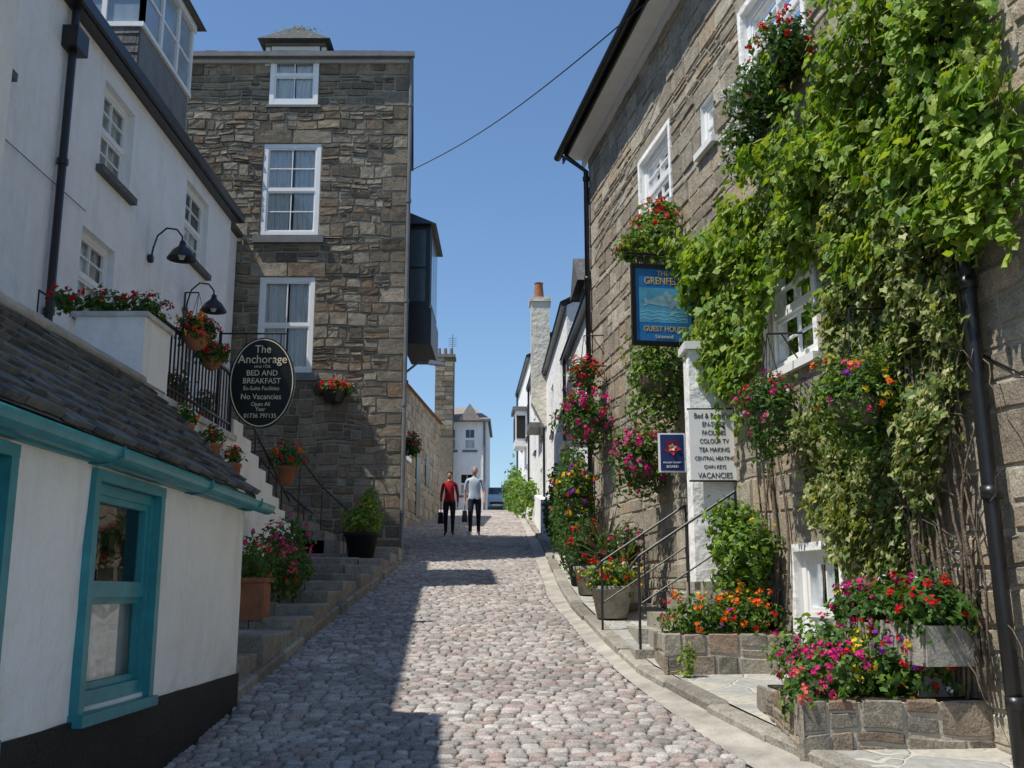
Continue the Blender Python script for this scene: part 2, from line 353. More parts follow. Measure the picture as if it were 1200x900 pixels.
def plant(par,blobs,nleaf,ls,cols,flowers=(),T=KITE,droop=0.,name='foliage',fr=None):
    pts=[];nr=[];vol=[b[3]*b[4]*b[5] for b in blobs]; tot=sum(vol)
    for b,v in zip(blobs,vol):
        n=int(nleaf*v/tot)+1
        for _ in range(n):
            d=Vector((R.gauss(0,1),R.gauss(0,1),R.gauss(0,1))).normalized()
            r=R.random()**.45*(1+.55*noise.noise(d*2.2+Vector(b[:3])*3))
            if R.random()<.06: r*=1.3
            if noise.noise((d*r)*2.6+Vector(b[:3])*5)<-.28: continue
            p=Vector((b[0]+d.x*b[3]*r,b[1]+d.y*b[4]*r,b[2]+d.z*b[5]*r))
            if droop and d.z<0: p.z-=droop*R.random()*abs(d.z)*(.4+.6*abs(noise.noise(p*6)))*2
            pts.append(p); nr.append(d*.8+Vector((R.gauss(0,.45),R.gauss(0,.45),R.gauss(0,.45)+.35)))
    n=len(pts)
    leafmesh(name,[tuple(p) for p in pts],[tuple(p) for p in nr],ls*NR.uniform(.6,1.25,n),pal(cols,n),T,LEAF,par)
    P=[];Nn=[];S=[];Cc=[]
    for fl in flowers:
        col,nc,nf,cr,fs=fl[:5]; bl=fl[5] if len(fl)>5 else None
        for _ in range(nc):
            b=R.choices(blobs,vol)[0] if bl is None else blobs[bl]
            d=Vector((R.gauss(0,1),R.gauss(0,1)-.5,R.gauss(0,1)+.55)).normalized(); r=R.uniform(.85,1.2)
            p=Vector((b[0]+d.x*b[3]*r,b[1]+d.y*b[4]*r,b[2]+d.z*b[5]*r+.01)); sf=R.uniform(.7,1.25)
            for _ in range(nf):
                q=Vector((R.gauss(0,1),R.gauss(0,1),R.gauss(0,1))).normalized()
                P.append(tuple(p+q*cr*sf*R.uniform(.5,1))); Nn.append(tuple(q+d*.9)); S.append(fs*R.uniform(.8,1.2)); g=R.uniform(.75,1.15); Cc.append([min(1,x*g) for x in col])
    if P: leafmesh('blooms',P,Nn,S,Cc,FLOW,PETAL,par)
def inpoly(x,y,poly):
    c=False;j=len(poly)-1
    for i in range(len(poly)):
        xi,yi=poly[i];xj,yj=poly[j]
        if (yi>y)!=(yj>y) and x<(xj-xi)*(y-yi)/(yj-yi)+xi: c=not c
        j=i
    return c

# ================================================================== GROUND
mb=MB(); Ys=[-300,-15]+[-15+i*1.5 for i in range(1,60)]+[80,120,300,900]; Xs=[-600,-60,-12,12,60,600]
for a,b in zip(Ys,Ys[1:]):
    for c,d in zip(Xs,Xs[1:]): mb.quad((c,a,gz(a)-.06),(d,a,gz(a)-.06),(d,b,gz(b)-.06),(c,b,gz(b)-.06))
mb.obj('ground',BARE)
SR=[(2,2.2),(3,2.1),(6.27,1.2),(8.3,.88),(10.2,.66),(13.7,.44),(18.9,.43),(30,.35),(47,.1),(60,.3)]
KR=[(2,2.75),(3,2.45),(5.0,1.95),(6.1,1.56),(7.3,1.25),(8.56,.98),(10.2,.84),(12.5,.70),(14.7,.65),(23,.65),(35,.5),(47,.3),(60,.6)]
SL=[(2,-1.93),(19,-1.95),(19.6,-2.1),(21,-3.2),(47,-3.6),(60,-3.4)]
road=empty('cobbled_road')
mb=MB(); Y=-6.
while Y<60:
    b=Y+1.; mb.quad((lerp_tab(SL,Y)-.3,Y,gz(Y)-.016),(lerp_tab(KR,Y)+.02,Y,gz(Y)-.016),(lerp_tab(KR,b)+.02,b,gz(b)-.016),(lerp_tab(SL,b)-.3,b,gz(b)-.016)); Y=b
mb.obj('joint_bed',SAND,road)
mb=MB(); Y=3.5; row=0
while Y<58:
    h=R.uniform(.080,.108); 
    if Y>28: h*=1.3
    xl=lerp_tab(SL,Y); xr=lerp_tab(SR,Y); cx=(xl+xr)/2; x=xl-R.uniform(0,.1); wk=1.2 if Y>28 else 1.
    while x<xr:
        w=R.uniform(.085,.155)*wk; a=x+.006; b=min(x+w-.006,xr+.03)
        if b-a>.035:
            cy=Y+h/2+.035*math.sin(x*1.3+row*.02)-.03*(x-cx)**2+.03*noise.noise(Vector((x*.8,Y*.8,0)))
            y0=cy-h/2+.006+R.uniform(-.005,.004); y1=cy+h/2-.006+R.uniform(-.004,.005); xm=(a+b)/2
            c=R.uniform(.010,.018); zt=R.uniform(-.004,.005)+.016*noise.noise(Vector((x*.7,Y*.7,3))); tx,ty=R.uniform(-.05,.05),R.uniform(-.06,.06)
            ring=[(a+c,y0),(b-c,y0),(b,y0+c),(b,y1-c),(b-c,y1),(a+c,y1),(a,y1-c),(a,y0+c)]
            ring=[(px+R.uniform(-.004,.004),py+R.uniform(-.004,.004)) for px,py in ring]
            vs=[(px,py,gz(py)-.03) for px,py in ring]+[(px,py,gz(py)-.004+zt) for px,py in ring]
            fx=1-.024/(b-a); fy=1-.024/h
            vs+=[(xm+(px-xm)*fx,cy+(py-cy)*fy,gz(cy+(py-cy)*fy)+.004+zt+(px-xm)*tx+(py-cy)*ty) for px,py in ring]+[(xm,cy,gz(cy)+.007+zt)]
            fs=[(i,(i+1)%8,8+(i+1)%8,8+i) for i in range(8)]+[(8+i,8+(i+1)%8,16+(i+1)%8,16+i) for i in range(8)]+[(16+i,16+(i+1)%8,24) for i in range(8)]
            mb.add(vs,fs,0,(R.random(),R.random(),R.random()))
        x+=w
    Y+=h; row+=1
mb.obj('setts',SETT,road,True)
mb=MB(); Y=-4.
while Y<58:
    b=Y+.5
    mb.quad((lerp_tab(SR,Y)+.02,Y,gz(Y)+.0),(lerp_tab(KR,Y)+.01,Y,gz(Y)+.025),(lerp_tab(KR,b)+.01,b,gz(b)+.025),(lerp_tab(SR,b)+.02,b,gz(b)+.0)); Y=b
mb.obj('drain_channel',CONC,road)
def kerb(name,tab,y0,y1,w,hb,h,sgn,L=(.6,1.1),jit=.012):
    mb=MB(); Y=y0
    while Y<y1:
        l=R.uniform(*L); b=min(Y+l,y1); a2,b2=Y+.006,b-.006; ja=R.uniform(-jit,jit); jz=R.uniform(-jit,jit)
        if b2-a2<.05: break
        xa,xb=lerp_tab(tab,a2)+ja,lerp_tab(tab,b2)+ja; e=.018
        lo=[(xa,a2),(xa+sgn*w,a2),(xb+sgn*w,b2),(xb,b2)]
        vs=[(x,y,gz(y)+hb) for x,y in lo]+[(x,y,gz(y)+h-e+jz) for x,y in lo]
        hi=[(xa+sgn*e,a2+e),(xa+sgn*(w-e),a2+e),(xb+sgn*(w-e),b2-e),(xb+sgn*e,b2-e)]
        vs+=[(x,y,gz(y)+h+jz) for x,y in hi]
        fs=[(0,1,5,4),(1,2,6,5),(2,3,7,6),(3,0,4,7),(4,5,9,8),(5,6,10,9),(6,7,11,10),(7,4,8,11),(8,9,10,11)]
        mb.add(vs,fs,0,(R.random(),R.random(),0)); Y=b
    return mb
kerb('kerb',KR,-2,56,.15,-.06,.085,1).obj('kerb',KERB,None,False)
WR=lambda Y:3.627-.1617*Y
mb=MB(); Y=-2.
HR=[(15.07,1.19),(15.6,1.38),(22,1.18),(30,.98),(38,.66),(46,.28),(60,1.2)]
while Y<56:
    b=Y+.5; wa=(WR(Y) if Y<15 else lerp_tab(HR,Y))+.2; wb=(WR(b) if b<15 else lerp_tab(HR,b))+.2
    mb.quad((lerp_tab(KR,Y)+.14,Y,gz(Y)+.082),(wa,Y,gz(Y)+.095),(wb,b,gz(b)+.095),(lerp_tab(KR,b)+.14,b,gz(b)+.082)); Y=b
mb.obj('pavement',PAVE_R)
# stepped raised footway on the left: worn slabs, each course one shallow step up
lp=empty('pavement'); mb=MB(); Y=7.42
while Y<18.9:
    l=R.uniform(.9,1.3); b=min(Y+l,19.0); z=gz(Y+l*.62)+.24; x=-1.98+R.uniform(-.03,.03); first=True
    nsub=R.choice((1,2)); 
    while x>-5.2:
        w=R.uniform(.35,.8) if not first else R.uniform(.3,.5)
        cuts=[Y,b] if (R.random()<.45) else [Y,Y+(b-Y)*R.uniform(.4,.6),b]
        for ya,yb in zip(cuts,cuts[1:]):
            za=z+R.uniform(-.018,.018); e=.018
            vs=[(x-w+.008,ya+.006,gz(Y)-.1),(x-.006,ya+.006,gz(Y)-.1),(x-.006,yb-.006,gz(Y)-.1),(x-w+.008,yb-.006,gz(Y)-.1)]
            vs+=[(p[0]+R.uniform(-.008,.008),p[1],za-e) for p in vs]
            vs+=[(x-w+.008+e,ya+.006+e,za),(x-.006-e,ya+.006+e,za+R.uniform(-.01,.004)),(x-.006-e,yb-.006-e,za),(x-w+.008+e,yb-.006-e,za)]
            mb.add(vs,[(0,1,5,4),(1,2,6,5),(2,3,7,6),(3,0,4,7),(4,5,9,8),(5,6,10,9),(6,7,11,10),(7,4,8,11),(8,9,10,11)],0,(R.random(),R.random()*.8,0))
        x-=w; first=False
    Y=b
mb.obj('slabs',KERB,lp)
mk=kerb('k',[(7,-1.93),(19,-1.96)],7.42,19,.12,-.08,.10,-1,(.4,.9),.02); mk.obj('kerb_lower',KERB,lp)

# ================================================================== RIGHT STONE HOUSE
FRt=F((WR(4.0),4.0),(-.1617,1),(-1,-.1617)); k=1.013
def U_(Y): return (Y-4.0)*k
hs=empty('stone_guest_house'); UL=U_(15.07)
ops=[(U_(7.69),U_(8.92),6.07,6.95),(U_(11.15),U_(12.3),6.0,6.9),(U_(9.73),U_(10.13),6.1,6.62),(U_(7.8),U_(8.75),3.42,4.42),(U_(7.62),U_(8.37),.95,1.92),(U_(9.95),U_(10.8),1.75,3.75)]
mb=MB(); panel(mb,FRt,0,UL,-.2,8.3,ops); mb.obj('mortar_wall',MORT_R,hs)
mb=MB()
so=list(ops)
for o in ops[:4]: so.append((o[0]-.16,o[1]+.16,o[3],o[3]+.24))
qz=.6;qi=0
while qz<8.1:
    q2=min(qz+R.uniform(.28,.36),8.3); w=.55 if qi%2 else .32; so.append((UL-w,UL+.01,qz,q2)); stones(mb,FRt,UL-w,UL,qz,q2,[],(q2-qz,q2-qz+.001),(3,3.1),.02); qz=q2; qi+=1
stones(mb,FRt,0,UL,.3,8.3,so,(.17,.29),(.22,.58),.024,gap=.007,split=.16,warp=.03)
for o in ops[:4]:
    stones(mb,FRt,o[0]-.16,o[1]+.16,o[3],o[3]+.24,[],(.24,.241),(3,3.1),.025)
mb.obj('granite_blocks',STONE_R,hs)
for i,o in enumerate(ops[:5]):
    window(hs,FRt,o[0],o[1],o[2],o[3],.10,2 if i!=2 else 1,4 if i in (0,1,3) else 2,curt='full' if i in(0,1,3) else None,sill=WPAINT if i!=4 else None,reveal=WPAINT,fw=.07)
mb=MB()
for i in (0,1,3,4):
    o=ops[i]; mb.fbox(FRt,o[0]-.07,o[0],o[2]-.05,o[3]+.06,.0,.03);mb.fbox(FRt,o[1],o[1]+.07,o[2]-.05,o[3]+.06,.0,.03);mb.fbox(FRt,o[0],o[1],o[3],o[3]+.06,.0,.032)
mb.obj('window_surrounds',WHITE,hs)
mb=MB(); o=ops[5]; mb.fquad(FRt,o[0],o[1],o[2],o[3],-.25,0)
for a,b in ((o[0],o[0]+.002),(o[1]-.002,o[1])): mb.fbox(FRt,a,b,o[2],o[3],-.25,0.003,1)
mb.fbox(FRt,o[0],o[1],o[3]-.002,o[3],-.25,.003,1)
for a in (.08,.46):
    for zz in (1.9,2.8): mb.fbox(FRt,o[0]+a,o[0]+a+.3,zz,zz+.7,-.25,-.235,0)
mb.obj('entrance_door',[m_plain('door_green',(.02,.05,.035),.35),WPAINT],hs)
FE=F((WR(15.07),15.07),(1,.1617),(-.1617,1)); mb=MB(); panel(mb,FE,0,7,-.2,8.3,[]); mb.obj('mortar_end_wall',MORT_R,hs)
mb=MB(); stones(mb,FE,0,7,1,8.3,[],(.2,.34),(.28,.62),.022); 
mb.add([FE.P(0,8.3,0),FE.P(7,8.3,0),FE.P(3.5,11.3,0)],[(0,1,2)],0,(.5,.3,0)); mb.obj('end_wall_blocks',STONE_R,hs)
FN=F((WR(4.0),4.0),(1,.1617),(.1617,-1)); mb=MB(); panel(mb,FN,0,7,-.8,8.3,[]); mb.add([FN.P(0,8.3,0),FN.P(7,8.3,0),FN.P(3.5,11.3,0)],[(0,1,2)]); mb.obj('near_end_wall',MORT_R,hs)
mb=MB(); mb.fbox(FRt,-.2,UL+.25,8.28,8.33,.0,.34,0); mb.fbox(FRt,-.2,UL+.25,8.2,8.36,.34,.365,1)
mb.fbox(FRt,-.2,UL+.25,8.16,8.276,.005,.05,0)
mb.obj('eaves',[WPAINT,BLACKP],hs)
mb=MB(); n=10
pr=None
for u in (-.2,UL+.3):
    cu=[FRt.P(u,8.32+.06*math.sin(math.pi+math.pi*i/n),.43+.06*math.cos(math.pi+math.pi*i/n)) for i in range(n+1)]
    if pr:
        for i in range(n): mb.quad(pr[i],pr[i+1],cu[i+1],cu[i])
    pr=cu
mb.obj('gutter',BLACKP,hs,True)
Nv=FRt.N; sl=math.radians(38)
mb=MB(); o_=Vector(FRt.P(-.3,8.36,.42)); Vv=Vector((-Nv.x*math.cos(sl),-Nv.y*math.cos(sl),math.sin(sl))); Nn=Vector((Nv.x*math.sin(sl),Nv.y*math.sin(sl),math.cos(sl)))
mb.quad(o_,o_+FRt.U*(UL+.6),o_+FRt.U*(UL+.6)+Vv*4.95,o_+Vv*4.95)
e2=Vector(FRt.P(-.3,8.36,-7.42)); r0=o_+Vv*4.95; mb.quad(e2,r0,r0+FRt.U*(UL+.6),e2+FRt.U*(UL+.6))
mb.obj('roof_deck',LEAD,hs)
mb=MB(); tiles(mb,o_+Nn*.01,FRt.U,Vv,Nn,UL+.6,4.9,.22,.3); mb.obj('roof_slates',SLATE,hs)
mb=MB(); mb.tube([FRt.P(UL-.1,1.8,.07),FRt.P(UL-.1,7.95,.07),FRt.P(UL-.1,8.2,.42)],.04)
for z in (2.6,4.4,6.2,7.8): mb.tube([FRt.P(UL-.1,z,.07),FRt.P(UL-.1,z+.06,.07)],.055)
mb.obj('drainpipe_far',BLACKP,hs,True)
mb=MB(); uP=U_(5.7); pp=[FRt.P(uP-.12,.55,.12),FRt.P(uP-.06,1.6,.11),FRt.P(uP,3.0,.10),FRt.P(uP,3.8,.10),FRt.P(uP,8.2,.10)]
mb.tube(pp,.042,n=12)
for z,du in ((2.1,-.045),(1.0,-.095),(3.3,0),(5.2,0)): mb.tube([FRt.P(uP+du,z,.105),FRt.P(uP+du,z+.07,.105)],.056,n=12)
mb.tube([FRt.P(uP-1.2,2.75,.02),FRt.P(uP-.4,2.68,.02),FRt.P(uP,2.9,.02),FRt.P(uP+.5,3.2,.02)],.006)
mb.obj('drainpipe_near',BLACKP,hs,True)
mb=MB(); mb.box(1.68,2.14,9.62,9.92,1.7,3.87,0); mb.box(1.64,2.14,9.58,9.96,3.875,3.95,1); mb.obj('porch_pier',[WHITE,WPAINT],hs)

# entrance steps
st=empty('entrance_steps'); mb=MB()
for i in range(5):
    za=1.0+.14*i+.14; x0=1.0+.2*i
    for (ya,yb) in ((8.78,9.5),(9.5,10.4)):
        sh=-.1617*(ya-8.9)*.8
        mb.box(x0+sh,2.3,ya+.004,yb-.004,.8,za+R.uniform(-.004,.004),0,(R.uniform(.4,.8),R.random()*.6,0))
mb.obj('treads',KERB,st)
mb=MB()
for yy in (8.85,10.3):
    sh=-.1617*(yy-8.9)*.8
    a=(1.06+sh,yy,1.1);b=(1.9+sh,yy,1.7)
    mb.tube([a,(a[0],a[1],1.9)],.012); mb.tube([b,(b[0],b[1],2.45)],.012); mb.tube([(a[0]-.08,yy,1.8),(a[0],yy,1.9),(b[0],yy,2.45)],.012); mb.tube([(a[0],yy,1.5),(b[0],yy,2.05)],.008)
    m_=(1.48+sh,yy,1.4); mb.tube([m_,(m_[0],yy,2.17)],.009)
mb.obj('handrails',IRON,st)

def stonebed(name,x0,x1,y0,y1,z0,z1,mat,mort,hr=(.13,.22),wr=(.12,.34)):
    e=empty(name); mb=MB(); mb.box(x0+.02,x1,y0+.02,y1,z0,z1-.02); mb.obj('core',mort,e)
    s=MB(); kw=dict(d0=-.02,split=.35,warp=.06,gap=.006)
    stones(s,F((x0,y0),(1,0),(0,-1)),.0,x1-x0,z0,z1,[],hr,wr,.014,**kw); stones(s,F((x0,y1),(0,-1),(-1,0)),0,y1-y0,z0,z1,[],hr,wr,.014,**kw)
    stones(s,F((x1,y0),(0,1),(1,0)),0,y1-y0,z0,z1,[],hr,wr,.014,**kw)
    s.obj('stones',mat,e); g=MB(); g.box(x0+.08,x1-.02,y0+.08,y1-.02,z1-.03,z1-.005); g.obj('soil',SOIL,e); return e
e=stonebed('stone_flower_bed',1.58,2.66,5.95,7.0,.45,1.02,STONE_B,MORT_R)
plant(e,[(1.85,6.3,1.12,.27,.3,.17),(2.2,6.3,1.16,.27,.3,.2),(2.48,6.35,1.12,.2,.3,.16),(1.68,6.15,1.0,.16,.2,.16),(2.0,6.7,1.25,.4,.25,.2)],3400,.055,GREEN+VINE[:1],
   [(HOT,30,6,.03,.032,0),(PINK,16,6,.03,.032,0),(RED,16,9,.035,.03,1),(YELL,16,6,.028,.035,1),(ORG,12,6,.028,.032,2),(PURP,12,4,.022,.035,1),(WHT,9,5,.02,.03,2),(RED,10,8,.03,.03,2),(CORAL,10,7,.03,.03,3),(HOT,10,6,.03,.032,4)],LOBE2)
e=stonebed('stone_flower_bed',1.15,2.2,8.08,8.72,.75,1.30,STONE_B,MORT_R)
plant(e,[(1.45,8.35,1.4,.3,.25,.19),(1.85,8.4,1.42,.28,.25,.22)],2200,.05,GREEN+VINE[:1],[(ORG,36,7,.03,.034),(YELL,8,6,.025,.03),(RED,14,7,.03,.034),(PURP,5,4,.02,.03)],KITE)
plant(e,[(1.31,7.98,1.1,.06,.04,.22)],130,.05,VINE,(),KITE,name='trailing_ivy')
e=empty('window_box'); mb=MB(); 
mb.fbox(FRt,U_(5.95),U_(7.05),1.2,1.23,.06,.38);mb.fbox(FRt,U_(5.95),U_(7.05),1.23,1.42,.36,.38);mb.fbox(FRt,U_(5.95),U_(5.97),1.23,1.42,.06,.358);mb.fbox(FRt,U_(7.03),U_(7.05),1.23,1.42,.06,.358)
for i in range(8): mb.fbox(FRt,U_(5.97)+i*.14,U_(5.97)+i*.14+.03,1.22,1.44,.382,.392)
mb.fbox(FRt,U_(5.97),U_(7.03),1.3,1.38,.08,.35,1)
for y in (6.2,6.8): mb.fbox(FRt,U_(y),U_(y)+.04,1.0,1.2,.0,.3)
mb.obj('planter',[WOODG,SOIL],e)
bl=[(FRt.P(U_(y),1.5,.22)+(.22,.26,.19)) for y in (6.1,6.5,6.9)]
plant(e,bl,2600,.06,GREEN,[(HOT,28,6,.03,.032,2),(HOT,12,6,.03,.032,1),(RED,18,10,.035,.03,0),(WHT,4,5,.02,.03,1),(RED,9,9,.035,.03,1),(YELL,3,5,.02,.03,2)],LOBE2,droop=.08)

def basket(name,Y,z,off,r,nleaf,flowers,cols=GREEN,rz=None,ls=.05,pot=True,wire=True,T=KITE,ry=None,droop=.15):
    e=empty(name); c=FRt.P(U_(Y),z,off); rz=rz or r
    if pot:
        mb=MB(); mb.lathe(c[0],c[1],[(.02,c[2]-r*.75),(r*.45,c[2]-r*.6),(r*.6,c[2]-r*.2),(r*.62,c[2]-r*.05),(r*.5,c[2]-r*.04)]); mb.obj('basket_liner',BARK,e,True)
    if wire:
        mb=MB(); top=(c[0],c[1],c[2]+rz+.35)
        for i in range(3):
            th=i*2.1; mb.tube([(c[0]+r*.55*math.cos(th),c[1]+r*.55*math.sin(th),c[2]),top],.004,n=5)
        w=FRt.P(U_(Y),c[2]+rz+.37,0); mb.tube([w,top],.009); mb.tube([FRt.P(U_(Y),c[2]+rz+.1,.01),FRt.P(U_(Y),c[2]+rz+.36,off*.6)],.006); mb.obj('bracket_and_chains',IRON,e)
    plant(e,[(c[0],c[1],c[2]+.02,r,ry or r,rz)],nleaf,ls,cols,flowers,T,droop=droop); return e
basket('hanging_basket',8.05,3.0,.30,.25,2200,[(HOT,16,6,.03,.032),(RED,6,7,.03,.03),(PINK,8,5,.03,.03),(WHT,3,5,.02,.03)],rz=.27,droop=.25)
basket('hanging_basket',6.6,2.82,.36,.28,2800,[(ORG,6,6,.03,.035),(YELL,9,5,.025,.035),(PINK,6,6,.03,.03),(PURP,4,5,.03,.03)],rz=.25,cols=GREEN+VINE[:1],droop=.25)
basket('hanging_basket',14.1,3.95,.36,.40,1800,[(HOT,44,6,.045,.05),(RED,12,6,.045,.05)],rz=.38,ls=.08)
basket('hanging_basket',11.6,3.05,.32,.34,1800,[(HOT,50,6,.04,.045),(RED,12,6,.04,.045)],rz=.34,ls=.07)
basket('hanging_basket',14.6,2.9,.38,.30,1500,[(YELL,16,5,.045,.05),(PURP,14,5,.04,.05),(ORG,8,5,.04,.05)],rz=.42,ls=.08)
basket('hanging_basket',14.3,4.6,.30,.24,700,[(RED,26,6,.04,.05)],rz=.22,ls=.07)
basket('trailing_plant',10.9,3.9,.32,.36,2400,[(WHT,5,3,.02,.02)],cols=VINE[:3]+GREEN,rz=.55,ls=.07,wire=False,droop=.4)
e=empty('window_box'); mb=MB(); mb.fbox(FRt,U_(11.0),U_(12.2),5.62,5.82,.02,.26); mb.obj('planter',BLACKP,e)
bl=[(FRt.P(U_(y),5.72,.22)+(.24,.28,.13)) for y in (10.9,11.3,11.7,12.1)]+[FRt.P(U_(10.7),5.4,.3)+(.22,.3,.22)]
plant(e,bl,2200,.065,GREEN+VINE[:2],[(RED,30,8,.04,.04),(CORAL,10,7,.04,.04),(HOT,6,6,.04,.04)],LOBE2,droop=.12)
e=empty('window_box'); mb=MB(); mb.fbox(FRt,U_(7.6),U_(8.7),5.8,5.98,.02,.26); mb.obj('planter',BLACKP,e)
bl=[(FRt.P(U_(y),zz,.25)+(.24,.26,.2)) for y,zz in ((7.55,5.9),(7.9,5.75),(8.25,5.7),(8.4,5.4))]
plant(e,bl,2400,.06,GREEN,[(WHT,60,7,.035,.035,2),(WHT,34,7,.03,.03,3),(RED,22,9,.035,.035,0),(CORAL,10,8,.03,.03,1),(RED,4,8,.03,.03,3)],LOBE2,droop=.12)
def climber(name,poly,n,ls,cols,T,thick,seed=0.,edge=.07,base=.05,extra=(),hole=-.3):
    e=empty(name); ys=[p[0] for p in poly];zs=[p[1] for p in poly]; P=[];Nn=[]
    cnt=0
    while len(P)<n and cnt<n*30:
        cnt+=1; y=R.uniform(min(ys),max(ys));z=R.uniform(min(zs),max(zs))
        if not inpoly(y,z,poly): continue
        q=Vector((y*2.2+seed,z*2.2,seed)); nz=noise.noise(q)+.5*noise.noise(q*2.3)
        if nz<hole+R.uniform(-.08,.08): continue
        t=thick*max(.12,.45+nz*1.1); d=base+t*(R.random()**.55)
        y2=y+R.gauss(0,edge);z2=z+R.gauss(0,edge)-.06*R.random()
        P.append(FRt.P(U_(y2),z2,d)); g=Vector((noise.noise(q*1.7),noise.noise(q*1.7+Vector((5,5,5))),0))
        nv=FRt.N*.9+Vector((0,0,.55))+Vector((R.gauss(0,.5),R.gauss(0,.5),R.gauss(0,.45)))-FRt.U*g.x*1.2+Vector((0,0,g.y)); Nn.append(tuple(nv))
    for (y,z,y1,z1,m,dd) in extra:
        ph=R.uniform(0,6)
        for i in range(m):
            t=i/m; sp_=.05*(1-t)+.012; P.append(FRt.P(U_(y+(y1-y)*t+.05*math.sin(ph+t*7)+R.gauss(0,sp_)),z+(z1-z)*t+R.gauss(0,sp_)+.07*math.sin(ph+t*4),base+thick*.5+dd*t+R.gauss(0,sp_))); Nn.append(tuple(FRt.N+Vector((R.gauss(0,.5),R.gauss(0,.5),R.gauss(0,.5)+.6))))
    n=len(P); leafmesh('leaves',P,Nn,ls*NR.uniform(.45,1.25,n),pal(cols,n,.35),T,LEAF,e,down=True); return e
vA=[(6.15,5.75),(5.5,5.55),(5.4,5.0),(5.32,4.55),(5.08,4.1),(5.02,3.65),(5.4,3.5),(5.92,3.8),(6.59,3.7),(7.43,4.28),(8.19,4.75),(8.1,5.2),(7.3,5.3),(6.6,5.3)]
climber('grape_vine',vA,8600,.085,VINE,LOBE,.44,seed=2.,hole=-.36,extra=((5.9,5.6,5.9,6.3,60,.1),(7.3,5.2,7.6,5.7,50,.2),(5.2,4.2,4.9,4.35,40,.1),(5.2,3.7,5.05,3.2,40,.05),(8,4.8,8.5,5.2,30,.2),(6.4,5.3,6.9,6.0,50,.1),(5.5,5.2,5.2,5.0,40,.1),(6.9,3.9,7.3,3.5,40,0.)))
vB=[(10.3,5.15),(9.2,5.15),(8.38,4.9),(7.42,4.45),(7.31,4.1),(7.94,4.15),(8.4,4.3),(8.75,3.57),(9.1,3.4),(9.8,3.6),(10.15,4.5)]
climber('grape_vine',vB,5400,.085,VINE,LOBE,.38,seed=9.,hole=-.38,extra=((9.2,3.6,9.4,3.0,50,0.),(8.8,3.7,8.9,3.0,45,0.),(10.1,5.1,10.8,5.35,50,.1),(9.8,3.8,10.1,3.2,40,.0),(8.6,4.4,8.5,3.8,30,0.)))
iv=[(7.5,4.5),(5.75,4.2),(5.8,3.0),(5.95,2.6),(6.3,2.1),(6.9,1.6),(7.35,1.95),(7.95,2.4),(7.95,2.75),(7.35,3.3),(7.5,3.9)]
climber('variegated_ivy',iv,15000,.066,IVYC,LOBE2,.26,seed=4.,edge=.05,hole=-.62,extra=((7.0,1.8,7.1,1.35,60,0.),(6.5,2.2,6.55,1.8,40,0.),(7.6,2.4,7.7,2.0,40,0.),(6.1,2.6,6.0,2.3,30,0.)))
e=empty('climbing_rose'); 
bl=[(FRt.P(U_(y),z,.28)+(a,a,b)) for y,z,a,b in ((9.0,2.2,.26,.2),(8.75,1.95,.3,.24),(8.85,1.65,.24,.2))]
plant(e,bl,2300,.065,VINE[:3]+GREEN[:2],[(YELL,5,4,.02,.03)],LOBE2,droop=.15)
e=empty('climber_trunk'); mb=MB()
for i in range(22):
    y=R.uniform(5.75,6.6); z=R.uniform(.95,1.3); pts=[]; ph=R.uniform(0,6); y1=R.uniform(5.6,6.9); zt=R.uniform(3.2,4.8)
    for j in range(22):
        t=j/21; pts.append(FRt.P(U_(y+(y1-y)*t+.07*math.sin(ph+t*9)+.03*math.sin(ph*2+t*23)),z+(zt-z)*t,.06+.05*math.sin(ph+t*7)**2+R.uniform(0,.015)))
    mb.tube(pts,R.uniform(.005,.018),n=6,r2=.004)
for i in range(30):
    y=R.uniform(5.6,6.5); z=R.uniform(1.4,3.2); pts=[FRt.P(U_(y+.09*j*math.cos(i)+.03*math.sin(j*2+i)),z+.07*j*math.sin(i*1.7)+.02*math.sin(j*3),.07+.02*j) for j in range(7)]
    mb.tube(pts,.005,n=5,r2=.002)
for i in range(7):
    pts=[]; y=R.uniform(8.2,9.2); ph=R.uniform(0,6)
    for j in range(16):
        t=j/15; pts.append(FRt.P(U_(y+(8.6-y)*t*.5+.06*math.sin(ph+t*8)),1.35+2.5*t,.07+.03*math.sin(ph+t*5)))
    mb.tube(pts,.012,n=6,r2=.005)
mb.obj('stems',BARK,e,True)

def pot(name,x,y,z,r,h,mat,blobs,nleaf,ls,cols,fl,T=KITE,droop=0.):
    e=empty(name); mb=MB(); mb.lathe(x,y,[(0,z),(r*.72,z),(r*.95,z+h*.82),(r*1.05,z+h*.83),(r*1.06,z+h),(r*.92,z+h),(r*.9,z+h*.9),(0,z+h*.9)]); mb.obj('pot',mat,e,True)
    plant(e,[(x+b[0],y+b[1],z+h+b[2],b[3],b[4],b[5]) for b in blobs],nleaf,ls,cols,fl,T,droop=droop); return e
pot('flower_tub',1.05,11.1,gz(11.1)+.09,.22,.33,KERB,[(0,0,.10,.3,.28,.16)],1100,.06,GREEN+VINE[:1],[(YELL,22,5,.03,.035),(RED,14,7,.035,.035),(WHT,5,4,.02,.03)])
pot('flower_tub',1.25,11.75,gz(11.7)+.09,.2,.35,KERB,[(0,0,.3,.28,.28,.3)],900,.06,DGREEN,[(PINK,8,6,.035,.04)])
pot('flower_tub',.98,13.2,gz(13.2)+.09,.2,.35,KERB,[(0,0,.25,.28,.28,.3)],1100,.07,DGREEN+GREEN[:1],[(RED,14,8,.045,.045)])
pot('shrub_pot',.95,14.3,gz(14.3)+.09,.2,.35,BLACKW,[(0,0,.3,.3,.3,.35)],900,.07,DGREEN,[(WHT,5,4,.03,.03)])
